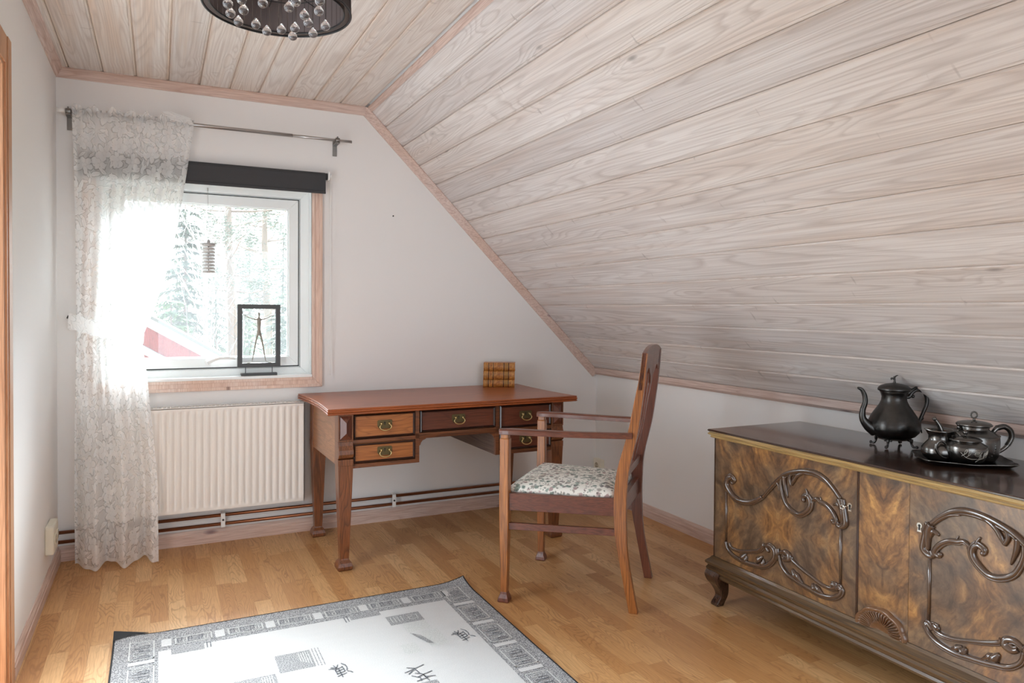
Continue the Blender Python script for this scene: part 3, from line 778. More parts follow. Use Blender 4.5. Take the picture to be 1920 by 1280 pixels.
# ------------------------------------------------------------------ wall fixtures
def socket_face(m, dk, c, ax, r=0.019):
    """round recessed outlet: ring + dark well + two contacts; ax = outward normal"""
    c = Vector(c); ax = Vector(ax)
    m.tube([c, c+ax*0.004], r+0.003, 20)
    dk.tube([c+ax*0.0035, c+ax*0.0046], r-0.001, 20)
    s = Vector((0, 1, 0)) if abs(ax.x) > .5 else Vector((1, 0, 0))
    for k in (-1, 1):
        m.tube([c+ax*0.004+s*k*0.009, c+ax*0.0052+s*k*0.009], 0.003, 8)
def build_fixtures():
    # double surface socket on the left wall
    t = thing('wall_socket', 'cream surface-mounted double wall socket low on left wall beside curtain', 'socket', (XL, 3.78, 0.23))
    m = MB(); m.box(0, 0.034, -0.078, 0.078, -0.062, 0.062); m.build('socket_box', PLASTIC, t, bevel=0.006)
    for s in (-0.037, 0.037):
        m = MB(); d = MB(); socket_face(m, d, (0.034, s, 0), (1, 0, 0), 0.021)
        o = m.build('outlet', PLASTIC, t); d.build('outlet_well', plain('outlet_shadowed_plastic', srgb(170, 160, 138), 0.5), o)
    t = thing('wall_socket', 'small cream wall socket on the knee wall behind the armchair seat', 'socket', (XR, 4.095, 0.215))
    m = MB(); m.box(-0.030, 0, -0.045, 0.045, -0.042, 0.042); m.build('socket_box', PLASTIC, t, bevel=0.005)
    m = MB(); d = MB(); socket_face(m, d, (-0.030, 0, 0), (-1, 0, 0), 0.021)
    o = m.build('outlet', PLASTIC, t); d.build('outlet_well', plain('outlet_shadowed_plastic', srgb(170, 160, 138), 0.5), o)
    # heating pipes with clips
    for z, lab in ((0.148, 'upper copper heating pipe running along the back wall above the skirting'), (0.101, 'lower copper heating pipe running along the back wall just above the skirting')):
        m = MB(); m.tube([(XL+0.002, YB-0.028, z), (XR-0.002, YB-0.028, z)], 0.0085, 12)
        tag(m.build('heating_pipe', COPPER), lab, 'pipe', 'copper heating pipes')
    for x, lab in ((0.309, 'white pipe clip holding both copper pipes under the radiator'), (1.25, 'white pipe clip holding both copper pipes under the writing desk')):
        t = thing('pipe_clip', lab, 'clip', (x, YB, 0.125), group='pipe clips')
        m = MB(); m.box(-0.011, 0.011, -0.044, -0.037, -0.040, 0.040); m.box(-0.011, 0.011, -0.044, 0, 0.034, 0.040); m.build('clip_plate', PLASTIC_W, t, bevel=0.002)
        m = MB(); m.tube([(0, -0.0435, 0), (0, -0.0475, 0)], 0.0055, 10); m.build('screw', DARKHOLE, t)
    m = MB(); m.tube([(1.25, YB+0.005, 1.805), (1.25, YB-0.006, 1.805)], 0.004, 8); tag(m.build('wall_nail', BLACK), 'small dark nail in bare back wall between window and sloping ceiling', 'nail')
    m = MB(); m.tube([(-0.40, YB, 1.20), (-0.40, YB-0.03, 1.20), (-0.395, YB-0.035, 1.212)], 0.003, 8); tag(m.build('tieback_hook', BLACK), 'small dark hook on the wall left of the tied lace curtain', 'hook')
    # radiator
    x0, x1, z0, z1, yf = -0.20, 0.722, 0.197, 0.738, 4.062
    t = thing('radiator', 'cream ribbed panel radiator under the window', 'radiator', (x0, yf, z0))
    W, Hh = x1-x0, z1-z0
    # pressed front: wavy loft with flat margins
    m = MB(); m.smooth = True
    n = 26; p = (W-0.03)/n; zs = [0.0, 0.012, 0.022, 0.036, Hh-0.036, Hh-0.022, Hh-0.012, Hh]; am = [0, 0, 0.2, 1, 1, 0.2, 0, 0]
    xs = [0]; ds = [0]
    for k in range(n):
        a = 0.015+k*p
        for f, d in ((0.0, 0), (0.28, 0), (0.40, 0.5), (0.50, 1), (0.60, 1.0), (0.70, 1), (0.82, 0.4), (0.9, 0)):
            xs.append(a+f*p); ds.append(d)
    xs.append(W); ds.append(0)
    m.loft([[(x, 0.008*(d*a), z) for x, d in zip(xs, ds)] for z, a in zip(zs, am)], closed=False, cap=False)
    m.smooth = False
    m.box(0, W, 0.012, 0.016, 0, Hh); m.box(0, 0.004, 0, 0.016, 0, Hh); m.box(W-0.004, W, 0, 0.016, 0, Hh)
    m.build('front_panel', RAD_P, t)
    m = MB(); m.box(0.01, W-0.01, 0.055, 0.066, 0.01, Hh-0.01); m.build('rear_panel', RAD_P, t)
    for q in (0, W-0.003): m = MB(); m.box(q, q+0.003, 0.0, 0.07, 0.004, Hh); m.build('side_panel', RAD_P, t, bevel=0.001)
    m = MB(); z = Hh
    m.box(0, W, 0, 0.016, z-0.003, z+0.003); m.box(0, W, 0.056, 0.072, z-0.003, z+0.003); k = 0.0
    while k < W-0.01:
        m.box(k, k+0.0075, 0.014, 0.058, z-0.003, z+0.003); k += 0.0195
    m.build('top_grille', RAD_P, t)
    for x in (0.15, W-0.15): m = MB(); m.box(x-0.015, x+0.015, 0.06, YB-yf-0.001, 0.08, Hh-0.08); m.build('wall_bracket', RAD_P, t)
    m = MB(); m.tube([(0.06, 0.04, 0.01), (0.06, 0.045, -0.04), (0.06, YB-0.028-yf, 0.148-z0+0.0)], 0.007, 8, 4)
    m.tube([(0.10, 0.04, 0.01), (0.10, 0.05, -0.07), (0.10, YB-0.028-yf, 0.101-z0)], 0.007, 8, 4); m.build('feed_pipe', COPPER, t)
build_fixtures()

# ------------------------------------------------------------------ curtain, rod, blind
def build_curtain():
    yr = 4.085; zr = 2.197
    t = thing('curtain_rod', 'thin brushed steel curtain rod above the window, lace curtain threaded on it', 'curtain rod', (0, yr, zr))
    m = MB(); m.tube([(-0.40, 0, 0), (0.66, 0, 0)], 0.0095, 14); m.build('rod', STEEL, t)
    m = MB(); m.tube([(0.62, 0, 0), (0.985, 0, 0)], 0.0075, 14); m.build('inner_rod', STEEL, t)
    m = MB(); m.tube([(-0.435, 0, 0.004), (-0.395, 0, 0.002)], [0.012, 0.009], 14); m.build('end_cap', PLASTIC_W, t)
    for x in (-0.388, 0.905):
        m = MB(); m.box(x-0.012, x+0.012, YB-yr-0.004, YB-yr, -0.075, 0.015); m.box(x-0.011, x+0.011, -0.013, YB-yr, -0.018, -0.012)
        m.smooth = True; m.tube([(x-0.011, 0, 0), (x+0.011, 0, 0)], 0.0145, 14); m.smooth = False
        m.box(x-0.004, x+0.004, -0.004, 0.004, 0.01, 0.022)
        m.build('bracket', plain('grey_bracket', srgb(140, 138, 135), 0.35, 1.0), t, bevel=0.0015)
    # blind
    t = thing('roller_blind', 'charcoal roller blind rolled up over the top of the window', 'blind', (0.25, 4.122, 2.0))
    m = MB(); m.tube([(-0.600, 0, -0.004), (0.606, 0, -0.004)], 0.019, 20); m.build('roller', CHAR, t)
    m = MB(); m.smooth = True
    pr = [(-0.019*math.cos(a)*1.08, -0.004+0.021*math.sin(a)) for a in [x*PI/10 for x in range(7, -1, -1)]]
    pr = [(-0.0205*math.cos(a), -0.004+0.0205*math.sin(a)) for a in (PI*0.9, PI*0.7, PI*0.5, PI*0.3, PI*0.15, 0)]+[(-0.0215, -0.04), (-0.022, -0.098)]
    m.loft([[(x, y, z) for y, z in pr]+[(x, y+0.0012, z) for y, z in reversed(pr)] for x in (-0.593, 0.593)], smooth=False)
    m.build('blind_cloth', CHAR, t)
    m = MB(); m.box(-0.593, 0.593, -0.0265, -0.0175, -0.104, -0.090); m.build('hem_bar', CHAR, t, bevel=0.002)
    for x in (-0.612, 0.612):
        m = MB(); m.box(x-0.004, x+0.004, -0.024, YB-4.122, -0.026, 0.020); m.smooth = True; m.tube([(x-0.010, 0, -0.004), (x+0.016, 0, -0.004)], 0.017, 16); m.smooth = False
        m.build('bracket', PLASTIC_W, t, bevel=0.001)
    m = MB(); m.tube([(0.622, -0.016, -0.01), (0.622, -0.017, -0.4), (0.619, -0.015, -0.8), (0.612, -0.01, -0.98), (0.618, -0.008, -1.05), (0.624, 0.0, -1.12), (0.626, 0.012, -1.0), (0.624, 0.016, -0.5), (0.622, 0.016, -0.01)], 0.0015, 5, 5)
    m.build('pull_cord', PLASTIC_W, t)
    # curtain cloth
    edge = [(2.215, -0.372, 0.168), (2.17, -0.371, 0.164), (1.925, -0.364, 0.130), (1.68, -0.360, 0.092), (1.406, -0.358, 0.032), (1.24, -0.357, -0.020), (1.12, -0.357, -0.066), (1.07, -0.358, -0.072), (0.923, -0.360, -0.052), (0.654, -0.364, -0.026), (0.382, -0.364, -0.004), (0.12, -0.362, -0.001), (0.012, -0.362, 0.000)]
    def lerp_edge(z):
        for a, b in zip(edge, edge[1:]):
            if z <= a[0] and z >= b[0]:
                k = (a[0]-z)/(a[0]-b[0]); k = k*k*(3-2*k) if False else k
                return a[1]+(b[1]-a[1])*k, a[2]+(b[2]-a[2])*k
        return edge[-1][1:] if z < 0.1 else edge[0][1:]
    rnd = random.Random(2)
    ph = [rnd.uniform(0, 6.28) for _ in range(6)]
    NU, NV = 150, 110
    m = MB(); m.smooth = True; ztop, zbot = 2.235, 0.012
    uvl = m.bm.loops.layers.uv.new('UVMap'); G = []; UV = {}
    for j in range(NV+1):
        v = j/NV
        z = ztop+(zbot-ztop)*v
        l, r = lerp_edge(z); w = r-l
        tie = math.exp(-((z-1.13)/0.16)**2)
        low = max(0, (1.0-z)/1.0)
        amp = 0.013+0.030*low**0.7 if z < 1.13 else 0.010+0.006*math.sin(PI*min(1, (2.2-z)/1.1))
        row = []
        for i in range(NU+1):
            u = i/NU
            us = u+0.012*math.sin(6.28*2*u+ph[0]+v*2)
            many = math.sin(2*PI*9*us+ph[1]+1.2*math.sin(v*3))*0.6+math.sin(2*PI*5*us+ph[2])*0.4
            few = math.sin(2*PI*2.6*us+0.6+0.5*v)+0.28*math.sin(2*PI*6.2*us+ph[3])
            k = min(1, max(0, (1.25-z)/0.9)); k = k*k*(3-2*k)
            d = amp*(many*(1-k)+few*k*1.25)
            if z > 2.185: d = 0.010*math.sin(2*PI*26*us)+0.004*math.sin(2*PI*61*us)
            yy = yr-0.020 - (0.10*min(1, low*1.25)) - 0.012*tie
            if z > 2.16: yy = yr-0.0125+d*0.3; 
            else: yy += d
            zz = z
            if j == 0: zz = z-0.012+0.012*math.sin(2*PI*7*us)+0.006*math.sin(2*PI*17*us)
            if z < 0.25: zz = z + (0.25-z)*(0.10*few*0.2)
            x = l+w*u
            vv = m.bm.verts.new((x, yy, max(zz, 0.006))); row.append(vv); UV[vv] = (u*0.72, (1-v)*2.35)
        G.append(row)
    for a, b in zip(G, G[1:]):
        for i in range(NU):
            f = m.face((a[i], a[i+1], b[i+1], b[i]))
            for lp in f.loops: lp[uvl].uv = UV[lp.vert]
    t = thing('lace_curtain', 'long white floral lace curtain hanging left of the window, tied back', 'curtain', (0, 0, 0))
    m.build('curtain_cloth', LACE, t)
    # rod pocket at the back so the cloth wraps the rod
    m = MB(); m.smooth = True; uvl = m.bm.loops.layers.uv.new('UVMap'); rows = []
    for s in range(9):
        a = PI*0.5+PI*s/8; row = []
        for i in range(61):
            u = i/60; x = -0.372+0.536*u
            q = 0.0155+0.003*math.sin(u*90)
            row.append(m.bm.verts.new((x, yr-q*math.cos(a)*-1*-1 if False else yr+q*math.sin(a-PI/2), zr+q*math.cos(a-PI/2))))
        rows.append(row)
    for sa, (a, b) in enumerate(zip(rows, rows[1:])):
        for i in range(60):
            f = m.face((a[i], a[i+1], b[i+1], b[i]))
            for lp, q in zip(f.loops, ((i, sa), (i+1, sa), (i+1, sa+1), (i, sa+1))): lp[uvl].uv = (q[0]/60*1.35, 2.3+q[1]*0.006)
    # folded flap standing up at the right end
    vs = [m.bm.verts.new(p) for p in ((0.06, yr-0.02, 2.205), (0.168, yr-0.02, 2.19), (0.150, yr-0.03, 2.222), (0.055, yr-0.012, 2.250), (0.02, yr-0.014, 2.244))]
    f = m.face(vs)
    for lp, q in zip(f.loops, ((.1, .1), (.2, .1), (.2, .2), (.15, .2), (.1, .2))): lp[uvl].uv = q
    m.build('rod_pocket', LACE_B, t)
    # tieback band around the waist
    m = MB(); m.smooth = True; uvl = m.bm.loops.layers.uv.new('UVMap')
    path = []
    for i in range(49):
        a = i/48
        if a < 0.55:
            s = a/0.55; x = -0.388+0.330*s; y = 4.045-0.055*math.sin(PI*min(1, s*1.1))-0.012*s; z = 1.187-0.075*s-0.02*math.sin(PI*s)*0.5
        else:
            s = (a-0.55)/0.45; x = -0.058-0.330*s; y = 4.033+0.095*min(1, s*6); z = 1.112+0.075*s
        path.append((x, y, z))
    R = []
    for k, (x, y, z) in enumerate(path):
        hh = 0.036+0.004*math.sin(k*1.7)
        R.append([m.bm.verts.new((x+0.002*q, y-0.003*math.cos(q*1.2), z+hh*q)) for q in (-1, -0.5, 0, 0.5, 1)])
    for k in range(48):
        for q in range(4):
            f = m.face((R[k][q], R[k+1][q], R[k+1][q+1], R[k][q+1]))
            for lp, uvv in zip(f.loops, ((k, q), (k+1, q), (k+1, q+1), (k, q+1))): lp[uvl].uv = (uvv[0]*0.015, 0.5+uvv[1]*0.02)
    tag(m.build('tieback_band', LACE_B), 'lace tieback band gathering the white curtain at window height', 'tieback')
build_curtain()

# ------------------------------------------------------------------ window ornaments
def build_ornaments():
    # stack of discs hanging on a thread
    t = thing('hanging_ornament', 'grey ornament of stacked discs hanging on a thread in the window', 'ornament', (0.240, 4.141, 1.44))
    m = MB(); m.tube([(0, 0, 0.16), (0, 0.02, 0.30), (0, 0.062, 0.445)], 0.0009, 5); m.build('thread', plain('pale_thread', srgb(190, 190, 188), 0.6), t)
    m = MB(); m.tube([(0, 0, 0.0), (0, 0, 0.165)], 0.003, 8); m.build('core', STEEL, t)
    gm = plain('grey_discs', srgb(196, 194, 192), 0.45, 0.0)
    for k in range(9):
        m = MB(); z = 0.0+k*0.0172; m.lathe([(0.004, z), (0.030, z), (0.0325, z+0.002), (0.0325, z+0.0105), (0.030, z+0.0125), (0.004, z+0.0125)], 24); m.build('disc', gm, t)
    m = MB(); m.lathe([(0.006, 0.149), (0.046, 0.151), (0.046, 0.1535), (0.012, 0.158), (0.010, 0.170), (0.004, 0.176)], 24); m.build('top_disc', gm, t)
    # metal figure in a frame
    z0 = 0.886
    t = thing('framed_figure_sculpture', 'black open frame with slim metal figure, standing on the window sill', 'sculpture', (0.498, 4.182, z0))
    m = MB(); m.box(-0.094, 0.094, -0.022, 0.022, 0, 0.013); m.build('base', FRAMEG, t, bevel=0.001)
    for x in (-0.070, 0.070): m = MB(); m.tube([(x, 0, 0.012), (x, 0, 0.046)], 0.0022, 8); m.build('post', FRAMEG, t)
    m = MB(); a, b, w, d = 0.112, 0.345, 0.0245, 0.012; zb = 0.044
    m.box(-a, -a+w, -d, d, zb, zb+b); m.box(a-w, a, -d, d, zb, zb+b); m.box(-a+w, a-w, -d, d, zb, zb+0.024); m.box(-a+w, a-w, -d, d, zb+b-0.024, zb+b)
    m.build('frame', FRAMEG, t, bevel=0.0008)
    bot = zb+0.024
    me = bpy.data.meshes.new('figure')
    V = [(0, 0, 0.165), (0, 0, 0.195), (0, 0, 0.225), (0, 0, 0.243), (0, 0, 0.254), (0, -0.001, 0.268), (0, -0.001, 0.280),
         (-0.016, 0, 0.240), (-0.050, 0, 0.252), (-0.083, 0, 0.268), (-0.086, 0, 0.284),
         (0.016, 0, 0.240), (0.050, 0, 0.252), (0.083, 0, 0.268), (0.086, 0, 0.284),
         (-0.009, 0, 0.155), (-0.021, -0.002, 0.095), (-0.028, 0, 0.050), (-0.036, 0.001, 0.010), (-0.050, -0.006, 0.004), (-0.066, -0.012, 0.004),
         (0.009, 0, 0.155), (0.021, -0.002, 0.095), (0.028, 0, 0.050), (0.036, 0.001, 0.010), (0.050, -0.006, 0.004), (0.066, -0.012, 0.004)]
    Ed = [(0, 1), (1, 2), (2, 3), (3, 4), (4, 5), (5, 6), (3, 7), (7, 8), (8, 9), (9, 10), (3, 11), (11, 12), (12, 13), (13, 14), (0, 15), (15, 16), (16, 17), (17, 18), (18, 19), (19, 20), (0, 21), (21, 22), (22, 23), (23, 24), (24, 25), (25, 26)]
    Rr = [0.0105, 0.009, 0.0125, 0.010, 0.0035, 0.0058, 0.0048, 0.0055, 0.0032, 0.0025, 0.0022, 0.0055, 0.0032, 0.0025, 0.0022] + [0.008, 0.0058, 0.0042, 0.0028, 0.003, 0.0022]*2
    me.from_pydata(V, Ed, [])
    o = link('figure', me, plain('pale_bronze', srgb(150, 144, 134), 0.5, 0.3, var=0.2), t, loc=(0, 0, bot-0.002))
    md = o.modifiers.new('skin', 'SKIN')
    for i, r in enumerate(Rr): me.skin_vertices[0].data[i].radius = (r, r*0.75)
    me.skin_vertices[0].data[0].use_root = True
    md.use_smooth_shade = True
    sb = o.modifiers.new('sub', 'SUBSURF'); sb.levels = 2; sb.render_levels = 2
build_ornaments()

# ------------------------------------------------------------------ writing desk
def build_desk():
    A = math.radians(1.0)
    t = thing('writing_desk', 'brown oak writing desk with brass-handled drawers against the back wall', 'desk', (0.708, 3.395, 0), A)
    Wd, Dp, Z = 1.372, 0.725, 0.782
    # top with waisted ends
    m = MB()
    def outline(e, z):
        P = []
        n = 10
        dip = 0.020
        for i in range(n+1):
            s = i/n; P.append((-e+Wd+2*e - dip*math.sin(PI*s)**1.0*0.9, -e+(Dp+2*e)*s, z))
        for i in range(n+1):
            s = 1-i/n; P.append((-e+dip*math.sin(PI*s)*0.9, -e+(Dp+2*e)*s, z))
        return P
    m.loft([outline(-0.012, Z-0.031), outline(-0.004, Z-0.030), outline(0, Z-0.027), outline(0, Z-0.022), outline(-0.004, Z-0.020), outline(-0.001, Z-0.018), outline(0.001, Z-0.014), outline(-0.001, Z-0.010), outline(-0.004, Z-0.0085), outline(-0.002, Z-0.007), outline(-0.001, Z-0.003), outline(-0.004, Z)])
    m.build('desktop', OAK_T('x'), t)
    zt = Z-0.031
    xl0, xl1, xr0, xr1 = 0.058, 0.130, 1.228, 1.300
    y0, y1 = 0.030, Dp-0.045
    # side panels
    for nm, x in (('side_panel', xl0+0.004), ('side_panel', xr1-0.020)):
        m = MB(); m.box(x, x+0.016, y0+0.03, y1-0.03, 0.500, zt); m.build(nm, wood('side_oak', 'y', srgb(158, 104, 64), srgb(104, 64, 38), srgb(176, 122, 78), K=16, cs=14, stretch=0.1, fibre=0.5, line=0.45, rough=0.32, coat=0.3), t, bevel=0.002)
    # legs
    def leg(x0, x1, ya, yb, front):
        l = MB(); cx = (x0+x1)/2; cy = (ya+yb)/2; h = (x1-x0)/2
        def sec(w, z, dx=0, dy=0): return (cx-w+dx, cx+w+dx, cy-w+dy, cy+w+dy, z)
        l.quadpost([sec(h*0.56, 0.052), sec(h*0.62, 0.10), sec(h*0.78, 0.26), sec(h*0.96, 0.46), sec(h, 0.505)])
        l.quadpost([sec(h*1.03, 0.505), sec(h*1.03, 0.535)])
        if front:
            # scroll bulge
            l.loft([[(x0, yy, z), (x1, yy, z), (x1, yb, z), (x0, yb, z)] for yy, z in ((ya+0.012, 0.535), (ya-0.004, 0.545), (ya-0.012, 0.560), (ya-0.010, 0.580), (ya+0.000, 0.600), (ya+0.005, 0.620))])
            l.quadpost([(x0, x1, ya+0.004, yb, 0.620), (x0, x1, ya+0.004, yb, zt)])
            # framed pyramid
            for q in ((x0, x0+0.006, 0.625, zt), (x1-0.006, x1, 0.625, zt)): l.box(q[0], q[1], ya-0.002, ya+0.006, q[2], q[3])
            l.box(x0, x1, ya-0.002, ya+0.006, 0.620, 0.627); l.box(x0, x1, ya-0.002, ya+0.006, zt-0.006, zt)
            a, b, c, d = x0+0.008, x1-0.008, 0.630, zt-0.009
            py = MB()
            B = [py.bm.verts.new(p) for p in ((a, ya+0.003, c), (b, ya+0.003, c), (b, ya+0.003, d), (a, ya+0.003, d))]
            Rg = [py.bm.verts.new(p) for p in ((cx, ya-0.014, c+0.032), (cx, ya-0.014, d-0.032))]
            py.face((B[0], B[1], Rg[0])); py.face((B[1], B[2], Rg[1], Rg[0])); py.face((B[2], B[3], Rg[1])); py.face((B[3], B[0], Rg[0], Rg[1])); py.face((B[3], B[2], B[1], B[0]))
        else:
            l.quadpost([(x0, x1, ya, yb, 0.535), (x0, x1, ya, yb, zt)])
        o = l.build('leg', OAK_D('z'), t, bevel=0.0015)
        if front: py.build('pyramid_panel', OAK_R('z'), o)
        f = MB(); f.quadpost([sec(h*0.86, 0.0), sec(h*1.0, 0.006), sec(h*1.02, 0.020), sec(h*0.88, 0.036), sec(h*0.60, 0.050), sec(h*0.55, 0.058)])
        f.build('foot', OAK_D('z'), o, bevel=0.003)
    leg(xl0, xl1, y0, y0+0.072, True); leg(xr0, xr1, y0, y0+0.072, True)
    leg(xl0, xl1, y1-0.072, y1, False); leg(xr0, xr1, y1-0.072, y1, False)
    # carcass: front rails and stiles, pedestal boxes
    yf = y0+0.010
    xa, xb = xl1, xr0                      # between columns
    pw = 0.316                             # pedestal width
    c = MB()
    c.box(xa, xb, yf, yf+0.02, zt-0.004, zt)
    c.box(xa, xb, yf, yf+0.02, 0.606, 0.624)
    for a, b in ((xa, xa+pw), (xb-pw, xb)):
        c.box(a, b, yf, yf+0.02, 0.487, 0.507)
    for a in (xa+pw-0.001, xb-pw-0.021):
        c.box(a, a+0.022, yf, yf+0.02, 0.487, zt)
    c.box(xa+pw, xb-pw, yf, yf+0.02, 0.606, 0.634)
    # shaped spandrels in the knee hole
    for s, x in ((1, xa+pw+0.021), (-1, xb-pw-0.021)):
        pts = [(x, 0.610), (x+s*0.038, 0.610), (x+s*0.034, 0.602), (x+s*0.018, 0.596), (x+s*0.010, 0.586), (x+s*0.006, 0.574), (x, 0.570)]
        c.prism([(px, yf+0.001, pz) for px, pz in pts], (0, 0.018, 0))
    c.build('front_rails', OAK_D('x'), t, bevel=0.001)
    c = MB()
    c.box(xa+pw+0.004, xa+pw+0.020, yf+0.02, y1, 0.487, zt); c.box(xb-pw-0.020, xb-pw-0.004, yf+0.02, y1, 0.487, zt)
    c.box(xa, xa+pw+0.004, yf+0.02, y1, 0.487, 0.497); c.box(xb-pw-0.004, xb, yf+0.02, y1, 0.487, 0.497)
    c.box(xa+pw+0.02, xb-pw-0.02, yf+0.02, y1, 0.618, 0.628)
    c.box(xl0+0.01, xr1-0.01, y1-0.02, y1-0.004, 0.50, zt)
    c.build('carcass', wood('carcass_pine', 'y', srgb(108, 88, 78), srgb(70, 54, 48), srgb(122, 100, 88), rough=0.6), t)
    # drawers
    def drawer(x0, x1, z0, z1, mat, hx=None):
        d = MB(); d.box(x0+0.003, x1-0.003, yf+0.002, yf+0.018, z0+0.002, z1-0.002); d.box(x0+0.012, x1-0.012, yf+0.018, yf+0.40, z0+0.01, z1-0.012)
        o = d.build('drawer', mat, t, bevel=0.001)
        f = MB(); w = 0.013
        def bar(P):
            f.loft(P)
        o_ = [(x0+0.003, z0+0.003), (x1-0.003, z0+0.003), (x1-0.003, z1-0.003), (x0+0.003, z1-0.003)]
        i_ = [(x0+w, z0+w), (x1-w, z0+w), (x1-w, z1-w), (x0+w, z1-w)]
        for k in range(4):
            j = (k+1) % 4
            rings = []
            for q in (k, j):
                ox, oz = o_[q]; ix, iz = i_[q]; mx, mz = (ox+ix)/2, (oz+iz)/2
                rings.append([(ox, yf+0.004, oz), (ox, yf-0.003, oz), (mx, yf-0.008, mz), (ix, yf-0.001, iz), (ix, yf+0.004, iz)])
            f.loft(rings)
        f.build('moulding', EBON('x'), o)
        cx = (x0+x1)/2 if hx is None else hx; cz = (z0+z1)/2+0.004
        p = MB(); yy = yf-0.0005
        p.prism([(cx-0.037, yy, cz-0.008), (cx-0.030, yy, cz-0.016), (cx-0.027, yy, cz-0.021), (cx+0.027, yy, cz-0.021), (cx+0.030, yy, cz-0.016), (cx+0.037, yy, cz-0.008), (cx+0.037, yy, cz+0.018), (cx+0.033, yy, cz+0.022), (cx-0.033, yy, cz+0.022), (cx-0.037, yy, cz+0.018)], (0, 0.003, 0))
        for v in p.bm.verts: v.co.y -= 0.001
        pl = p.build('handle_plate', BRASS_P, o, bevel=0.0008)
        k = MB(); k.tube([(cx, yy-0.0015, cz+0.010), (cx, yy-0.0008, cz+0.010)], 0.0035, 10); k.box(cx-0.0014, cx+0.0014, yy-0.0022, yy, cz-0.003, cz+0.008); k.build('keyhole', BLACK, o)
        h = MB(); h.smooth = True
        for s in (-1, 1):
            h.tube([(cx+s*0.020, yy, cz+0.007), (cx+s*0.020, yy-0.010, cz+0.006)], [0.005, 0.0045], 10); h.sphere((cx+s*0.020, yy-0.012, cz+0.006), 0.0055, 10)
        h.tube([(cx-0.017, yy-0.013, cz+0.003), (cx-0.025, yy-0.014, cz-0.002), (cx-0.029, yy-0.015, cz-0.011), (cx-0.022, yy-0.016, cz-0.021), (cx-0.008, yy-0.017, cz-0.0265), (cx+0.008, yy-0.017, cz-0.0265), (cx+0.022, yy-0.016, cz-0.021), (cx+0.029, yy-0.015, cz-0.011), (cx+0.025, yy-0.014, cz-0.002), (cx+0.017, yy-0.013, cz+0.003)], [0.002, .0024, .0026, .0028, .003, .003, .0028, .0026, .0024, .002], 8, 4)
        h.build('handle', BRASS, o)
    p0, p1 = xa, xa+pw
    drawer(p0, p1, 0.624, zt-0.003, OAK_L('x')); drawer(p0, p1, 0.507, 0.606, OAK_L('x'))
    drawer(xa+pw+0.022, xb-pw-0.022, 0.634, zt-0.003, OAK_R('x'))
    drawer(xb-pw, xb, 0.624, zt-0.003, OAK_R('x')); drawer(xb-pw, xb, 0.507, 0.606, OAK_R('x'))
build_desk()

# ------------------------------------------------------------------ books
def build_books():
    N = NT('mottled_calf_leather'); v = N.obj()
    n = N.noise(v, 45, 4, 0.7); c = N.ramp(n, [(0.3, srgb(112, 62, 24)), (0.5, srgb(172, 106, 42)), (0.7, srgb(206, 150, 78))])
    leather = N.bsdf(c, 0.42, 0, n, 0.08, 0.001, 0.15)
    dark = plain('dark_leather_label', srgb(92, 44, 24), 0.4, var=0.3); gold = plain('gilt_tooling', srgb(214, 170, 96), 0.35, 0.7, var=0.2); paper = plain('aged_page_edges', srgb(214, 202, 174), 0.8, 0, 300, 0.3)
    base = None
    yw = -math.radians(27)
    cx, cy = 1.87, 3.993
    hts = [0.0455, 0.0525, 0.0495]; z = 0.782; lw = 0.096
    labs = ['bottom book of three old leather-bound volumes stacked on the desk', 'middle book of three old leather-bound volumes stacked on the desk', 'top book of three old leather-bound volumes stacked on the desk']
    for k, h in enumerate(hts):
        t = thing('leather_book', labs[k], 'book', (cx+0.0015*(k-1), cy, z), yw+(0.0, 0.012, -0.008)[k], 'leather-bound books stacked on the desk')
        L = 0.096
        m = MB(); th = 0.003      # cover with rounded spine, local x along spine, y away from camera
        prof = []
        for i in range(9):
            a = PI*(-0.5+i/8); prof.append((0.006-0.008*math.cos(a), h/2+(h/2)*math.sin(a)))
        ring = [(y, zz) for y, zz in prof]
        outer = ring+[(lw, h), (lw, h-th), (0.012, h-th), (0.012, th), (lw, th), (lw, 0)]
        m.loft([[(x, y, zz) for y, zz in outer] for x in (-L, L)])
        m.build('cover', leather, t)
        m = MB(); m.box(-L+0.004, L-0.004, 0.012, lw-0.004, th, h-th); m.build('pages', paper, t)
        def band(x0, x1, d):
            rr = [(0.006-(0.008+d)*math.cos(PI*(-0.44+0.88*i/8)), h/2+(h/2+d*0.2)*math.sin(PI*(-0.44+0.88*i/8))) for i in range(9)]
            m.loft([[(x, y, zz) for y, zz in rr]+[(x, 0.008, zz) for zz in (h-0.004, 0.004)] for x in (x0, x1)])
        for x in (-0.064, -0.036, 0.028, 0.058): m = MB(); band(x-0.003, x+0.003, 0.0022); m.build('raised_band', dark, t)
        m = MB()
        for x in (-0.090, -0.084, -0.078, -0.0685, -0.0595, -0.0405, -0.0315, 0.0235, 0.0325, 0.0535, 0.0625, 0.080, 0.087): band(x-0.0008, x+0.0008, 0.0006)
        for q in range(5):
            for w in range(3): band(0.037+q*0.0033, 0.0385+q*0.0033, 0.0005)
        m.build('gilt_line', gold, t)
        z += h+0.0004
build_books()

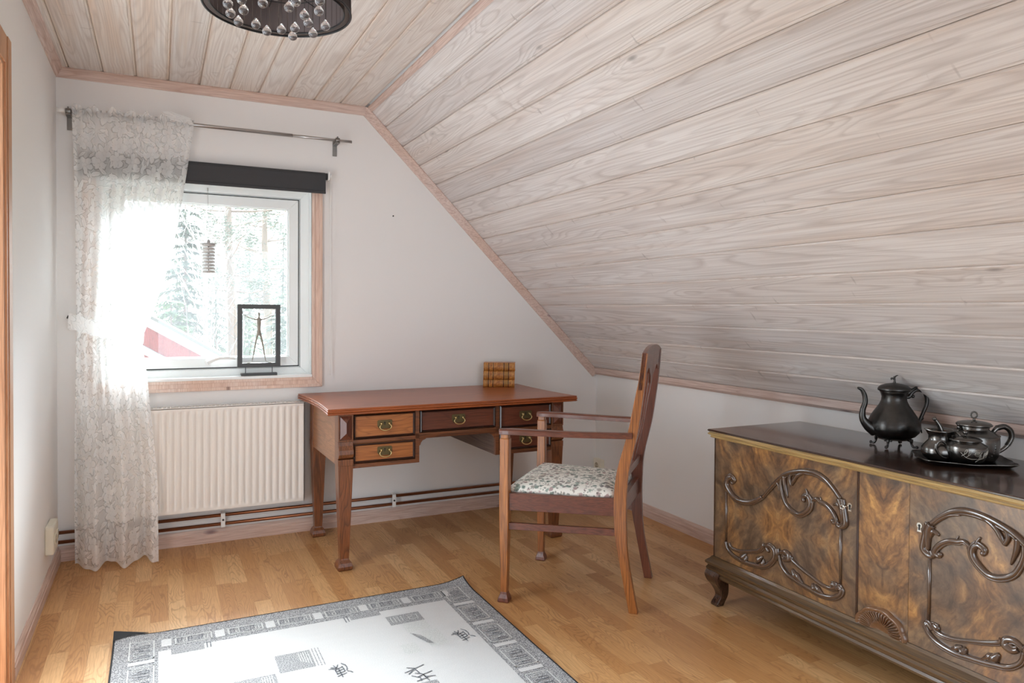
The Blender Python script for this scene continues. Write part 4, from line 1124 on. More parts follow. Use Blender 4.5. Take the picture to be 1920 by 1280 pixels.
# ------------------------------------------------------------------ armchair
def build_chair():
    t = thing('armchair', 'oak armchair with floral cushioned seat, drawn up beside the writing desk', 'armchair', (1.728, 2.789, 0), math.radians(45))
    fx, bx = 0.278, 0.212; h = 0.0205
    # front legs
    for s in (-1, 1):
        x = s*(fx-0.002)
        m = MB(); yc = 0.275
        def sec(w, z, d=None): d = d or w; return (x-w, x+w, yc-d, yc+d, z)
        m.quadpost([sec(0.0145, 0.038), sec(0.0155, 0.08), sec(0.0185, 0.25), sec(0.0205, 0.40), sec(0.0205, 0.48), sec(0.019, 0.60), sec(0.020, 0.700), sec(0.0165, 0.706), sec(0.0165, 0.722)])
        l = m.build('leg', OAK_C('z'), t, bevel=0.0025)
        m = MB(); m.quadpost([sec(0.0235, 0.0), sec(0.0245, 0.006), sec(0.0225, 0.018), sec(0.0165, 0.034), sec(0.0145, 0.045)]); m.build('foot', OAK_CD('z'), l, bevel=0.003)
    # rear legs run up into the back posts
    prof = [(-0.289, -0.252, 0.0), (-0.250, -0.212, 0.20), (-0.239, -0.190, 0.325), (-0.238, -0.186, 0.47), (-0.247, -0.198, 0.59), (-0.281, -0.240, 0.745), (-0.301, -0.267, 0.883), (-0.312, -0.286, 0.98), (-0.320, -0.298, 1.078)]
    P = catmull([(a, b, z) for a, b, z in prof], 5)
    for s in (-1, 1):
        m = MB(); w = 0.014
        m.loft([[(s*bx-w, q[0], q[2]), (s*bx+w, q[0], q[2]), (s*bx+w, q[1], q[2]), (s*bx-w, q[1], q[2])] for q in P])
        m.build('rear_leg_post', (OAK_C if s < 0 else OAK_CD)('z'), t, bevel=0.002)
    # seat rails
    m = MB()
    def rail(p, q, th, z0, z1):
        p = Vector((p[0], p[1], 0)); q = Vector((q[0], q[1], 0)); d = (q-p).normalized(); nrm = Vector((-d.y, d.x, 0))*th/2
        m.loft([[v+Vector((0, 0, z)) for v in (p-nrm, q-nrm, q+nrm, p+nrm)] for z in (z0, z1)])
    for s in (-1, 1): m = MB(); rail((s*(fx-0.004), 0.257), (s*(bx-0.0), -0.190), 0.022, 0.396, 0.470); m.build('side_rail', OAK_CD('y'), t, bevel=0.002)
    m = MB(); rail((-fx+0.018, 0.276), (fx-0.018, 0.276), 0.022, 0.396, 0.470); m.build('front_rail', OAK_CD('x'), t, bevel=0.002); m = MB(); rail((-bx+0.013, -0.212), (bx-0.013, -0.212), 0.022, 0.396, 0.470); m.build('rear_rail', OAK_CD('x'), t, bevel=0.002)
    for s in (-1, 1): m = MB(); rail((s*(fx-0.003), 0.258), (s*bx, -0.192), 0.014, 0.312, 0.342); m.build('side_stretcher', OAK_CD('y'), t, bevel=0.002)
    # arms
    for s in (-1, 1):
        m = MB()
        pts = [(s*(fx-0.001), 0.300), (s*(fx-0.001), 0.255), (s*(fx-0.004), 0.16), (s*(fx-0.018), 0.0), (s*(bx+0.026), -0.17), (s*(bx+0.012), -0.262)]
        hw = [0.015, 0.0215, 0.019, 0.0175, 0.016, 0.014]; zz = [0.7315, 0.7335, 0.734, 0.734, 0.736, 0.738]
        Q = catmull([(p[0], p[1], a) for p, a in zip(pts, hw)], 4); Zq = catmull([(z, 0, 0) for z in zz], 4)
        m.loft([[(q[0]-q[2], q[1], k[0]-0.0125), (q[0]+q[2], q[1], k[0]-0.0125), (q[0]+q[2]*1.02, q[1], k[0]+0.004), (q[0]+q[2]*0.7, q[1], k[0]+0.0115), (q[0]-q[2]*0.7, q[1], k[0]+0.0115), (q[0]-q[2]*1.02, q[1], k[0]+0.004)] for q, k in zip(Q, Zq)])
        m.build('armrest', OAK_CD('y'), t, bevel=0.0015)
    # back: crest, splat, lower rail
    def ybk(z):
        for a, b in zip(P, P[1:]):
            if a[2] <= z <= b[2]:
                k = (z-a[2])/(b[2]-a[2]); return (a[0]+(b[0]-a[0])*k+a[1]+(b[1]-a[1])*k)/2
        return (P[-1][0]+P[-1][1])/2
    m = MB(); th = 0.0095; n = 32; W = bx+0.014
    top = []; bot = []
    for i in range(n+1):
        u = -1+2*i/n; x = W*u
        top.append((x, 1.080+0.026*(1-abs(u)**2.2)))
        a = abs(u)
        bot.append((x, 0.985+0.028*math.exp(-((a-0.55)/0.17)**2)-0.050*math.exp(-(a/0.16)**2)-0.06*max(0, (a-0.90)/0.1)))
    F = [];  B = []
    for (x, zt_), (_, zb_) in zip(top, bot):
        F.append((x, zt_, zb_))
    m.smooth = False
    rings = []
    for x, zt_, zb_ in F:
        rings.append([(x, ybk(min(zb_, 1.07))-th, zb_), (x, ybk(min(zb_, 1.07))+th, zb_), (x, ybk(1.07)+th, zt_), (x, ybk(1.07)-th, zt_)])
    m.loft(rings)
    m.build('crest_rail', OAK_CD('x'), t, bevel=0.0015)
    # splat of two ribs leaving a vase-shaped opening
    m = MB()
    for s in (-1, 1):
        pts = [(0.068, 0.562), (0.060, 0.62), (0.040, 0.70), (0.030, 0.78), (0.036, 0.86), (0.052, 0.93), (0.058, 0.975), (0.040, 1.0)]
        wd = [0.030, 0.026, 0.022, 0.020, 0.020, 0.024, 0.030, 0.036]
        Q = catmull([(a, b, w) for (a, b), w in zip(pts, wd)], 4)
        m.loft([[(s*(q[0]-q[2]/2), ybk(q[1])-0.005, q[1]), (s*(q[0]+q[2]/2), ybk(q[1])-0.005, q[1]), (s*(q[0]+q[2]/2), ybk(q[1])+0.005, q[1]), (s*(q[0]-q[2]/2), ybk(q[1])+0.005, q[1])] for q in Q])
    m.build('splat', OAK_CD('z'), t, bevel=0.001)
    m = MB(); m.box(-bx+0.012, bx-0.012, ybk(0.56)-0.012, ybk(0.56)+0.012, 0.545, 0.580); m.build('lower_back_rail', OAK_CD('x'), t, bevel=0.002)
    # seat cushion: domed trapezoid
    m = MB(); m.smooth = True; NU = 16
    def pt(u, v, z):
        hw = (bx-0.000)+(fx-0.012-bx)*v
        return (u*hw, -0.196+0.470*v, z)
    layers = [(1.0, 0.468), (1.0, 0.480), (0.985, 0.489), (0.93, 0.498)]
    rings = []
    for sc, z in layers:
        ring = []
        for k in range(48):
            a = 2*PI*k/48+PI/4; c, s_ = math.cos(a), math.sin(a); q = max(abs(c), abs(s_)); rr = (1/q)**0.93
            u = max(-1, min(1, c*rr))*sc; v = (max(-1, min(1, s_*rr))*sc+1)/2
            ring.append(pt(u, v, z))
        rings.append(ring)
    for f, dz in ((0.75, 0.507), (0.5, 0.513), (0.2, 0.516)):
        rings.append([pt(((x/((bx)+(fx-0.012-bx)*((y+0.196)/0.47))))*f/0.93, ((y+0.196)/0.470-0.5)*f/0.93+0.5, dz) for x, y, z in rings[3]])
    m.loft(rings, smooth=True)
    m.build('seat_cushion', floral_mat(), t)
build_chair()

# ------------------------------------------------------------------ rug
def build_rug():
    x0, x1, y0, y1 = -0.152, 1.258, 1.06, 3.062
    th = 0.009
    grey_d = carpet_mat('dark_blue_grey_pile', srgb(64, 67, 76), srgb(142, 144, 148), 300)
    grey = carpet_mat('grey_pile', srgb(92, 93, 97), srgb(196, 196, 196), 300)
    white = carpet_mat('off_white_pile', srgb(196, 196, 195), srgb(214, 214, 213), bumps=0.3)
    pale = carpet_mat('pale_grey_pile', srgb(186, 188, 186), srgb(216, 217, 214))
    mats = [grey_d, grey, white, pale, plain('black_overlock_edge', srgb(34, 34, 36), 0.9)]
    def lift(x, y):                      # the two far corners curl up
        d0 = math.hypot(x-x0, y-y1); d1 = math.hypot(x-x1, y-y1)
        return 0.030*max(0, 1-d0/0.16)**2 + 0.022*max(0, 1-d1/0.14)**2
    m = MB()
    nx, ny = 48, 68
    xs = [x0+(x1-x0)*i/nx for i in range(nx+1)]; ys = [y0+(y1-y0)*j/ny for j in range(ny+1)]
    V = [[m.bm.verts.new((x, y, th+lift(x, y))) for x in xs] for y in ys]
    U = [[m.bm.verts.new((x, y, 0.001+lift(x, y))) for x in xs] for y in ys]
    for j in range(ny):
        for i in range(nx):
            m.mi = 1; m.face((V[j][i], V[j][i+1], V[j+1][i+1], V[j+1][i])); m.mi = 4; m.face((U[j][i], U[j+1][i], U[j+1][i+1], U[j][i+1]))
    m.mi = 4
    per = [(0, i) for i in range(nx+1)]+[(j, nx) for j in range(1, ny+1)]+[(ny, i) for i in range(nx-1, -1, -1)]+[(j, 0) for j in range(ny-1, -1, -1)]
    for (a, b), (c, d) in zip(per, per[1:]): m.face((U[a][b], U[c][d], V[c][d], V[a][b]))
    def rect(ax, bx, ay, by, mi, lev=1):
        m.mi = mi; n = max(1, int((bx-ax)/0.03)); k = max(1, int((by-ay)/0.03)); z = th+0.0005*lev
        G = [[m.bm.verts.new((ax+(bx-ax)*i/n, ay+(by-ay)*j/k, z+lift(ax+(bx-ax)*i/n, ay+(by-ay)*j/k))) for i in range(n+1)] for j in range(k+1)]
        for j in range(k):
            for i in range(n): m.face((G[j][i], G[j][i+1], G[j+1][i+1], G[j+1][i]))
    # bound edge
    e = 0.006
    rect(x0, x1, y1-e, y1, 4, 1); rect(x0, x1, y0, y0+e, 4, 1); rect(x0, x0+e, y0, y1, 4, 1); rect(x1-e, x1, y0, y1, 4, 1)
    # field
    fx0, fx1, fy0, fy1 = x0+0.150, x1-0.158, y0+0.17, y1-0.176
    rect(fx0, fx1, fy0, fy1, 2)
    def stroke(P, w, mi=0, lev=4):
        m.mi = mi
        for (ax, ay), (bx, by) in zip(P, P[1:]):
            d = Vector((bx-ax, by-ay, 0)); L = d.length
            if L < 1e-6: continue
            nn = Vector((-d.y, d.x, 0))/L*w/2; z = th+0.0005*lev
            a = Vector((ax, ay, z)); b = Vector((bx, by, z))
            m.face([m.bm.verts.new(p) for p in (a-nn, b-nn, b+nn, a+nn)])
    rnd = random.Random(7)
    def tile(ax, bx, ay, by, horiz):
        rect(ax, bx, ay, by, 1, 1); w = 0.0045
        rect(ax+.002, bx-.002, ay+.002, ay+.002+w, 3, 2); rect(ax+.002, bx-.002, by-.002-w, by-.002, 3, 2)
        rect(ax+.002, ax+.002+w, ay+.002, by-.002, 3, 2); rect(bx-.002-w, bx-.002, ay+.002, by-.002, 3, 2)
        # key-fret lines inside
        L = (bx-ax) if horiz else (by-ay); Wd = (by-ay) if horiz else (bx-ax)
        def P(s, t): return (ax+s, ay+t) if horiz else (ax+t, ay+s)
        q = L/6.0
        for k in range(6):
            s0 = 0.012+k*(L-0.024)/6; s1 = s0+(L-0.024)/6-0.006
            a, b = Wd*0.22, Wd*0.78
            if k % 2: pts = [P(s0, b), P(s1, b), P(s1, a), P(s0, a), P(s0, Wd*0.55), P((s0+s1)/2, Wd*0.55)]
            else: pts = [P(s0, a), P(s0, b), P(s1, b), P(s1, Wd*0.42), P((s0+s1)/2, Wd*0.42)]
            stroke(pts, 0.0030, (0, 3, 0, 1)[k % 4], 3)
    # side columns
    per_y = 0.205
    for (a, b) in ((x1-0.144, x1-0.050), (x0+0.052, x0+0.140)):
        y = y1-0.068
        while y-0.15 > y0+0.03:
            tile(a, b, y-0.150, y, False); rect(a+0.002, b-0.002, y-0.188, y-0.164, 2, 2)
            y -= per_y
    for (a, b) in ((y1-0.145, y1-0.078), (y0+0.078, y0+0.145)):
        x = x0+0.158
        while x+0.17 < x1-0.13:
            rect(x+0.002, x+0.036, a+0.002, b-0.002, 2, 2); tile(x+0.046, x+0.046+0.132, a, b, True)
            x += 0.1845
        rect(x+0.002, x+0.030, a+0.002, b-0.002, 2, 2)
    # broad dark outer band
    for q in ((x0+e, x1-e, y1-0.062, y1-e), (x1-0.046, x1-e, y0+e, y1-0.06), (x0+e, x0+0.040, y0+e, y1-0.06)): pass
    # black patch on the curled far left corner: dark border with shade painted in
    m.mi = 4
    zc = lambda x, y: th+0.0035+lift(x, y)
    pts = [(x0+0.001, y1-0.001), (x0+0.001, y1-0.052), (x0+0.020, y1-0.046), (x0+0.045, y1-0.030), (x0+0.075, y1-0.014), (x0+0.115, y1-0.005), (x0+0.12, y1-0.001)]
    m.face([m.bm.verts.new((x, y, zc(x, y)+0.0005)) for x, y in pts])
    # patches that break up the field
    def patch(ax, bx, ay, by, mi=1): rect(ax, bx, ay, by, mi, 2)
    patch(0.040, 0.150, 2.840, 2.890, 1); stroke([(0.160, 2.89), (0.160, 2.845)], .004); stroke([(0.172, 2.89), (0.172, 2.845)], .004)
    patch(0.690, 0.812, 2.852, 2.890, 1); stroke([(0.668, 2.89), (0.668, 2.835)], .004); stroke([(0.680, 2.89), (0.680, 2.84)], .004)
    patch(0.370, 0.492, 2.535, 2.668, 1)
    for k in range(3): stroke([(0.500+k*0.011, 2.672), (0.500+k*0.011, 2.53)], .0035, 1)
    for k in range(5): stroke([(0.450+k*0.008, 2.655), (0.450+k*0.008, 2.59-0.008*k)], .003, 3)
    patch(0.224, 0.356, 2.40, 2.540, 1)
    for k in range(5): stroke([(0.31+k*0.008, 2.53), (0.31+k*0.008, 2.46-0.008*k)], .003, 3)
    patch(0.820, 0.958, 2.735, 2.820, 1)
    for k in range(4): stroke([(0.835+k*0.014, 2.805), (0.835+k*0.014, 2.755)], .003, 3)
    stroke([(0.90, 2.80), (0.94, 2.80), (0.94, 2.76), (0.905, 2.76), (0.905, 2.785), (0.925, 2.785)], .003, 3)
    patch(0.860, 0.958, 2.650, 2.730, 3); patch(0.905, 0.975, 2.500, 2.640, 3); patch(0.800, 0.860, 2.48, 2.56, 3)
    for k in range(9): stroke([(0.865+0.004*k, 2.64-0.012*k), (0.900+0.003*k, 2.60-0.010*k)], .003, 1)
    patch(0.70, 0.84, 2.16, 2.27, 1); patch(0.30, 0.42, 2.00, 2.13, 1); patch(0.55, 0.68, 1.62, 1.75, 1); patch(0.85, 0.97, 1.45, 1.6, 1); patch(0.10, 0.22, 1.5, 1.62, 1)
    # woven characters
    def glyph(cx, cy, s, rot, strokes, w=0.0042):
        c, sn = math.cos(rot), math.sin(rot)
        for st in strokes:
            P = [(cx+s*(a*c-b*sn), cy+1.35*s*(a*sn+b*c)) for a, b in st]
            stroke(P, w, 0)
    # strokes read off the photo's two kinds of character (seen from behind)
    han = [[(-0.55, 0.30), (-0.36, 0.30), (-0.25, 0.20)], [(-0.40, 0.42), (-0.22, 0.33), (-0.10, 0.27)], [(-0.22, 0.55), (-0.10, 0.28)], [(0.05, 0.55), (-0.10, 0.30), (-0.22, 0.22)],
           [(-0.22, 0.18), (-0.20, -0.26)], [(-0.22, 0.15), (0.22, 0.30)], [(0.22, 0.36), (0.26, -0.10)], [(-0.20, -0.02), (0.24, 0.10)], [(-0.02, 0.24), (0.00, -0.55)], [(-0.20, -0.22), (0.26, -0.10)],
           [(-0.26, -0.42), (0.30, -0.26)], [(0.24, 0.62), (0.42, 0.40), (0.45, 0.15), (0.36, -0.08)], [(0.38, -0.14), (0.52, -0.20), (0.62, -0.34)]]
    qiu = [[(-0.40, 0.62), (-0.10, 0.48)], [(-0.62, 0.30), (-0.10, 0.44), (0.44, 0.60)], [(-0.10, 0.50), (0.00, 0.10)], [(-0.12, 0.40), (-0.50, 0.15)], [(-0.20, 0.15), (0.06, 0.02), (0.16, -0.20)], [(-0.42, 0.02), (-0.10, -0.22), (-0.14, -0.45)],
           [(-0.20, -0.16), (0.14, -0.04), (0.60, 0.06)], [(0.10, -0.05), (0.20, -0.55)], [(0.10, -0.22), (0.60, -0.30)], [(-0.35, -0.40), (0.25, -0.30)]]
    glyph(0.558, 2.465, 0.062, 0.0, han); glyph(1.040, 2.535, 0.066, 0.05, han); glyph(0.800, 2.325, 0.074, 0.0, qiu); glyph(0.02+0.06, 2.47, 0.07, 0.0, qiu)
    glyph(0.98, 1.9, 0.075, 0, han); glyph(0.25, 1.8, 0.075, 0, han)
    t = m.build('rug', mats)
    tag(t, 'off-white rug with grey key-pattern border and woven characters on the floor', 'rug')
build_rug()

# ------------------------------------------------------------------ ceiling lamp
def build_lamp():
    cx, cy, r, z0 = 0.337, 2.354, 0.220, 2.180
    t = thing('ceiling_lamp', 'round black pleated ceiling lamp with hanging crystal drops', 'ceiling lamp', (cx, cy, 0))
    m = MB(); m.smooth = True; n = 200
    ring = lambda R, z, a: [((R+a*((i % 2)*2-1))*math.cos(2*PI*i/n), None, (R+a*((i % 2)*2-1))*math.sin(2*PI*i/n), z) for i in range(n)]
    mk = lambda R, z, a: [(q[0], q[2], q[3]) for q in ring(R, z, a)]
    m.loft([mk(r, z0, 0.0022), mk(r-0.002, z0+0.11, 0.0012), mk(r, H-0.012, 0.0022)], cap=False)
    m.build('outer_shade', pleat_mat(), t)
    m = MB(); m.smooth = True
    # inner drum of flat brown-grey strips
    inner = plain('taupe_strips', srgb(112, 100, 98), 0.7)
    k = 44; r2 = r-0.020
    for i in range(k):
        a0 = 2*PI*i/k; a1 = 2*PI*(i+0.90)/k
        m.loft([[(r2*math.cos(a), r2*math.sin(a), z) for a in (a0, (a0+a1)/2, a1)]+[((r2+.001)*math.cos(a), (r2+.001)*math.sin(a), z) for a in (a1, (a0+a1)/2, a0)] for z in (z0+0.006, H-0.02)], smooth=False)
    m.build('inner_shade', inner, t)
    for R, z, w in ((r, z0, 0.0035), (r-0.020, z0+0.004, 0.0025), (r, H-0.012, 0.003)):
        m = MB(); m.tube([(R*math.cos(2*PI*i/96), R*math.sin(2*PI*i/96), z) for i in range(96)], w, 8, closed=True); m.build('rim', BLACK, t)
    m = MB()
    for i in range(3):
        a = i*2*PI/3+0.5; m.tube([(0, 0, H-0.03), (r*math.cos(a), r*math.sin(a), H-0.012)], 0.002, 6)
    m.lathe([(0.05, H-0.0), (0.05, H-0.02), (0.03, H-0.03)], 24); m.tube([(0, 0, H-0.03), (0, 0, H-0.11)], 0.012, 12)
    m.build('canopy', BLACK, t)
    m = MB(); m.sphere((0, 0, H-0.135), 0.028, 16, 1.15); m.build('bulb', plain('opal_glass', srgb(235, 232, 225), 0.2), t)
    # crystals hang from a small grid ring
    for R in (0.055, 0.105, 0.155):
        m = MB(); m.tube([(R*math.cos(2*PI*i/48), R*math.sin(2*PI*i/48), H-0.155) for i in range(48)], 0.0015, 6, closed=True); m.build('crystal_ring', BLACK, t)
    m = MB()
    for i in range(4):
        a = i*PI/4; m.tube([(-0.205*math.cos(a), -0.205*math.sin(a), H-0.155), (0.205*math.cos(a), 0.205*math.sin(a), H-0.155)], 0.0013, 6)
    m.build('crystal_grid', BLACK, t)
    CR = crystal_mat()
    P = [(0.184, 2.271), (0.197, 2.341), (0.225, 2.398), (0.23, 2.298), (0.276, 2.396), (0.314, 2.439), (0.275, 2.221), (0.354, 2.404), (0.39, 2.371), (0.395, 2.443), (0.348, 2.217), (0.359, 2.166), (0.399, 2.255), (0.42, 2.308), (0.45, 2.39), (0.432, 2.204), (0.473, 2.31), (0.217, 2.222), (0.30, 2.15), (0.42, 2.13), (0.26, 2.13)]
    me = None
    th = plain('fine_wire', srgb(60, 58, 56), 0.4, 0.5)
    for i, (x, y) in enumerate(P):
        if me is None:
            m = MB(); m.smooth = False
            m.lathe([(0.0008, 0.0195), (0.003, 0.0165), (0.0085, 0.0105), (0.0135, 0.003), (0.0145, -0.003), (0.0125, -0.009), (0.0075, -0.0135), (0.002, -0.0155)], 18)
            c = m.build('crystal_drop', CR, t); me = c.data
            for f in me.polygons: f.use_smooth = True
            w = MB(); w.tube([(0, 0, 0.019), (0, 0, H-0.155-2.14)], 0.0006, 4); wo = w.build('wire', th, c)
        else:
            c = bpy.data.objects.new('crystal_drop', me); COL.objects.link(c); c.parent = t
            wo2 = wo.copy(); COL.objects.link(wo2); wo2.parent = c
        c.location = (x-cx, y-cy, 2.14)
build_lamp()

# ------------------------------------------------------------------ sideboard
ORN = {"swan":[[0.688,0.545],[0.677,0.559],[0.692,0.568],[0.712,0.557],[0.719,0.533],[0.703,0.509],[0.672,0.488],[0.634,0.482],[0.59,0.489],[0.554,0.506],[0.523,0.526]],"rise":[[0.523,0.523],[0.486,0.566],[0.446,0.608],[0.407,0.639],[0.363,0.658],[0.314,0.67],[0.266,0.671],[0.226,0.658],[0.191,0.632],[0.163,0.604]],"inner":[[0.427,0.622],[0.429,0.591],[0.42,0.558],[0.402,0.527],[0.373,0.509],[0.342,0.504],[0.315,0.519],[0.295,0.541],[0.291,0.564],[0.304,0.58],[0.322,0.573],[0.321,0.561]],"innerleaf":[[0.304,0.575],[0.304,0.59],[0.313,0.605]],"fanA":[[0.453,0.602],[0.442,0.588],[0.439,0.569]],"fanB":[[0.414,0.63],[0.41,0.596],[0.396,0.553]],"fanC":[[0.382,0.649],[0.388,0.626],[0.378,0.603]],"fanD":[[0.314,0.666],[0.351,0.646],[0.369,0.622],[0.378,0.605]],"arcin":[[0.254,0.654],[0.22,0.645],[0.191,0.625],[0.172,0.604]],"link":[[0.279,0.561],[0.28,0.571],[0.265,0.58],[0.247,0.574],[0.224,0.57],[0.199,0.555],[0.181,0.534],[0.178,0.518],[0.192,0.512],[0.194,0.519]],"thorn":[[0.227,0.567],[0.242,0.576],[0.249,0.591]],"flowA":[[0.153,0.606],[0.149,0.579],[0.143,0.548],[0.141,0.521],[0.159,0.506],[0.173,0.51],[0.165,0.522]],"flowB":[[0.166,0.603],[0.157,0.582],[0.154,0.55],[0.157,0.522]],"flowC":[[0.191,0.576],[0.171,0.583],[0.16,0.558]],"botL":[[0.723,0.292],[0.711,0.267],[0.68,0.249],[0.63,0.242],[0.571,0.245],[0.515,0.255],[0.481,0.276],[0.458,0.307],[0.458,0.333],[0.479,0.345],[0.499,0.336],[0.489,0.324]],"botL2":[[0.701,0.292],[0.688,0.277],[0.646,0.277],[0.587,0.292],[0.537,0.311],[0.516,0.331],[0.514,0.339]],"leaf1":[[0.642,0.244],[0.623,0.258],[0.605,0.276]],"leaf1b":[[0.63,0.241],[0.608,0.252],[0.603,0.27]],"leaf2":[[0.55,0.257],[0.536,0.275],[0.517,0.293]],"leaf2b":[[0.54,0.253],[0.515,0.266],[0.512,0.285]],"knot":[[0.445,0.347],[0.442,0.328],[0.448,0.3]],"botR0":[[0.435,0.332],[0.409,0.345],[0.387,0.339],[0.386,0.324],[0.405,0.316],[0.419,0.324]],"botR":[[0.435,0.324],[0.425,0.292],[0.395,0.266],[0.357,0.256],[0.319,0.249],[0.283,0.245],[0.242,0.241],[0.196,0.248],[0.166,0.265],[0.153,0.286],[0.158,0.295],[0.172,0.286]],"botR2":[[0.376,0.335],[0.367,0.323],[0.326,0.306],[0.284,0.293],[0.242,0.281],[0.208,0.278],[0.186,0.284],[0.179,0.298],[0.191,0.293]],"leaf3":[[0.37,0.292],[0.357,0.274],[0.338,0.255]],"leaf3b":[[0.357,0.283],[0.344,0.273],[0.319,0.252]],"leaf4":[[0.278,0.269],[0.268,0.255],[0.259,0.243]],"leaf4b":[[0.266,0.268],[0.251,0.258],[0.23,0.246]]}
ORN_R = dict(swan=(.004, .009, .0085, .005), rise=(.004, .007, .0075, .005), inner=(.004, .0065, .0075, .005), innerleaf=(.006, .002), fanA=(.005, .002), fanB=(.0075, .006, .002), fanC=(.006, .005), fanD=(.004, .007, .004), arcin=(.002, .005, .003), link=(.003, .006, .006, .004), thorn=(.005, .001), flowA=(.006, .008, .006), flowB=(.010, .009, .004), flowC=(.003, .007, .003), botL=(.005, .006, .007, .0055), botL2=(.004, .005, .007), leaf1=(.003, .009, .002), leaf1b=(.003, .007, .002), leaf2=(.003, .010, .002), leaf2b=(.003, .008, .002), knot=(.008, .009, .004), botR0=(.004, .008, .009, .005), botR=(.005, .006, .0065, .006), botR2=(.006, .004, .005, .007), leaf3=(.003, .010, .002), leaf3b=(.003, .008, .002), leaf4=(.003, .010, .002), leaf4b=(.003, .008, .002))
def build_sideboard():
    yc = 1.577
    t = thing('sideboard', 'dark walnut sideboard with carved scrollwork doors against the knee wall', 'sideboard', (2.13, yc, 0))
    hl = 0.800; D = 0.520          # half length, depth (local x from front face)
    zt = 0.750
    # top slab with reeded edge: lofted rectangles
    m = MB()
    def rec(e, z): return [(-e, -hl-e, z), (D, -hl-e, z), (D, hl+e, z), (-e, hl+e, z)]
    m.loft([rec(0.018, zt-0.009), rec(0.021, zt-0.006), rec(0.021, zt-0.003), rec(0.018, zt)])
    m.build('top_board', WAL_D('y'), t)
    m = MB(); m.loft([rec(0.004, zt-0.036), rec(0.010, zt-0.035), rec(0.013, zt-0.031), rec(0.010, zt-0.027), rec(0.012, zt-0.025), rec(0.019, zt-0.022), rec(0.021, zt-0.018), rec(0.017, zt-0.014), rec(0.015, zt-0.012), rec(0.018, zt-0.009)])
    m.build('top_moulding', WAL_G('y'), t)
    # body
    m = MB(); m.box(0.018, D-0.004, -hl, hl, 0.205, zt-0.034); m.build('carcass', WAL_D('z'), t, bevel=0.002)
    for s in (-1, 1): m = MB(); m.box(0.0, 0.02, s*hl-(0.0 if s < 0 else 0.006), s*hl+(0.006 if s < 0 else 0.0), 0.208, zt-0.036); m.build('corner_post', WAL_D('z'), t)
    burl = burl_mat()
    # base moulding
    m = MB(); m.loft([rec(0.000, 0.120), rec(0.010, 0.124), rec(0.012, 0.132), rec(0.008, 0.140), rec(0.014, 0.143), rec(0.020, 0.150), rec(0.022, 0.160), rec(0.016, 0.168), rec(0.017, 0.172), rec(0.024, 0.178), rec(0.025, 0.186), rec(0.018, 0.193), rec(0.010, 0.200), rec(0.004, 0.209)])
    m.build('base_moulding', WAL_M('y'), t)
    # centre panel
    c = MB(); c.box(0.0, 0.019, -0.091, 0.091, 0, zt-0.037-0.209); c.build('centre_panel', burl, t, loc=(0, 0, 0.209))
    # strip beside the left door
    m = MB(); m.box(-0.002, 0.019, 0.090, 0.0985, 0.209, zt-0.037); m.build('door_stop', WAL_D('z'), t, bevel=0.001)
    # shell
    m = MB(); R = 0.090; hz = 0.074; zb = 0.207; m.smooth = True
    rings = []
    ns = 240
    for f, dp in ((0.0, 0.004), (0.30, 0.005), (0.38, 0.012), (0.45, 0.008), (0.80, 0.014), (0.84, 0.010), (0.88, 0.017), (0.95, 0.017), (1.0, 0.0)):
        ring = []
        for i in range(ns+1):
            a = PI*i/ns
            sc = 1+0.05*abs(math.sin(a*4.5)) if f > 0.85 else 1
            rb = dp+(0.0045*math.cos(a*44) if 0.42 < f < 0.84 else 0)
            ring.append((-rb, R*f*sc*math.cos(a), zb+hz*f*sc*math.sin(a)))
        rings.append(ring)
    m.loft(rings, closed=False, cap=False); m.build('carved_shell', plain('carved_walnut_shell', srgb(112, 78, 50), 0.3, var=0.3, coat=0.4), t)
    carve = plain('carved_dark_walnut', srgb(80, 60, 46), 0.22, var=0.35, coat=0.9, coat_rough=0.16, spec=0.7)
    for s, a, b in ((1, 0.100, hl-0.007), (-1, 0.0915, hl-0.007)):
        ya, yb = (a, b) if s > 0 else (-b, -a)
        ym = (ya+yb)/2; zm = 0.43
        m = MB(); m.box(0.0, 0.019, ya-ym, yb-ym, 0.209-zm, zt-0.037-zm)
        door = m.build('door', burl, t, loc=(0, ym, zm), bevel=0.001)
        X = 0.0
        def P(y, z, x=-0.002): return (x, s*y-ym, z-zm)
        groups = (('upper_scroll_carving', ('swan', 'rise', 'inner', 'innerleaf', 'fanA', 'fanB', 'fanC', 'fanD', 'arcin', 'link', 'thorn', 'flowA', 'flowB', 'flowC')),
                  ('lower_scroll_carving', ('botL', 'botL2', 'leaf1', 'leaf1b', 'leaf2', 'leaf2b', 'knot', 'botR0', 'botR', 'botR2', 'leaf3', 'leaf3b', 'leaf4', 'leaf4b')))
        for nm, keys in groups:
            m = MB()
            for k in keys:
                pts = ORN[k]; rr = ORN_R[k]; n = len(pts)
                R_ = []
                for i in range(n):
                    f = i/(n-1)*(len(rr)-1); q = min(int(f), len(rr)-2); R_.append(1.4*(rr[q]+(rr[q+1]-rr[q])*(f-q)))
                m.tube([P(y, z) for y, z in pts], R_, 8, 5, flat=((1, 0, 0), 1.15))
                if n > 5:      # incised double line: a thinner parallel strand riding on top
                    off = []
                    for i, (y, z) in enumerate(pts):
                        p0 = pts[max(0, i-1)]; p1 = pts[min(n-1, i+1)]; dy, dz = p1[0]-p0[0], p1[1]-p0[1]; L = math.hypot(dy, dz) or 1
                        off.append(P(y-dz/L*R_[i]*0.95, z+dy/L*R_[i]*0.95, -0.003))
                    m.tube(off, [q*0.5 for q in R_], 6, 5)
                # round ends
                if k in ('botL', 'botL2', 'botR', 'botR2', 'swan', 'link', 'inner'):
                    e = pts[-1] if k not in ('swan',) else pts[0]
                    m.sphere(P(e[0], e[1], -0.003), 0.0085, 10)
            m.build(nm, carve, door)
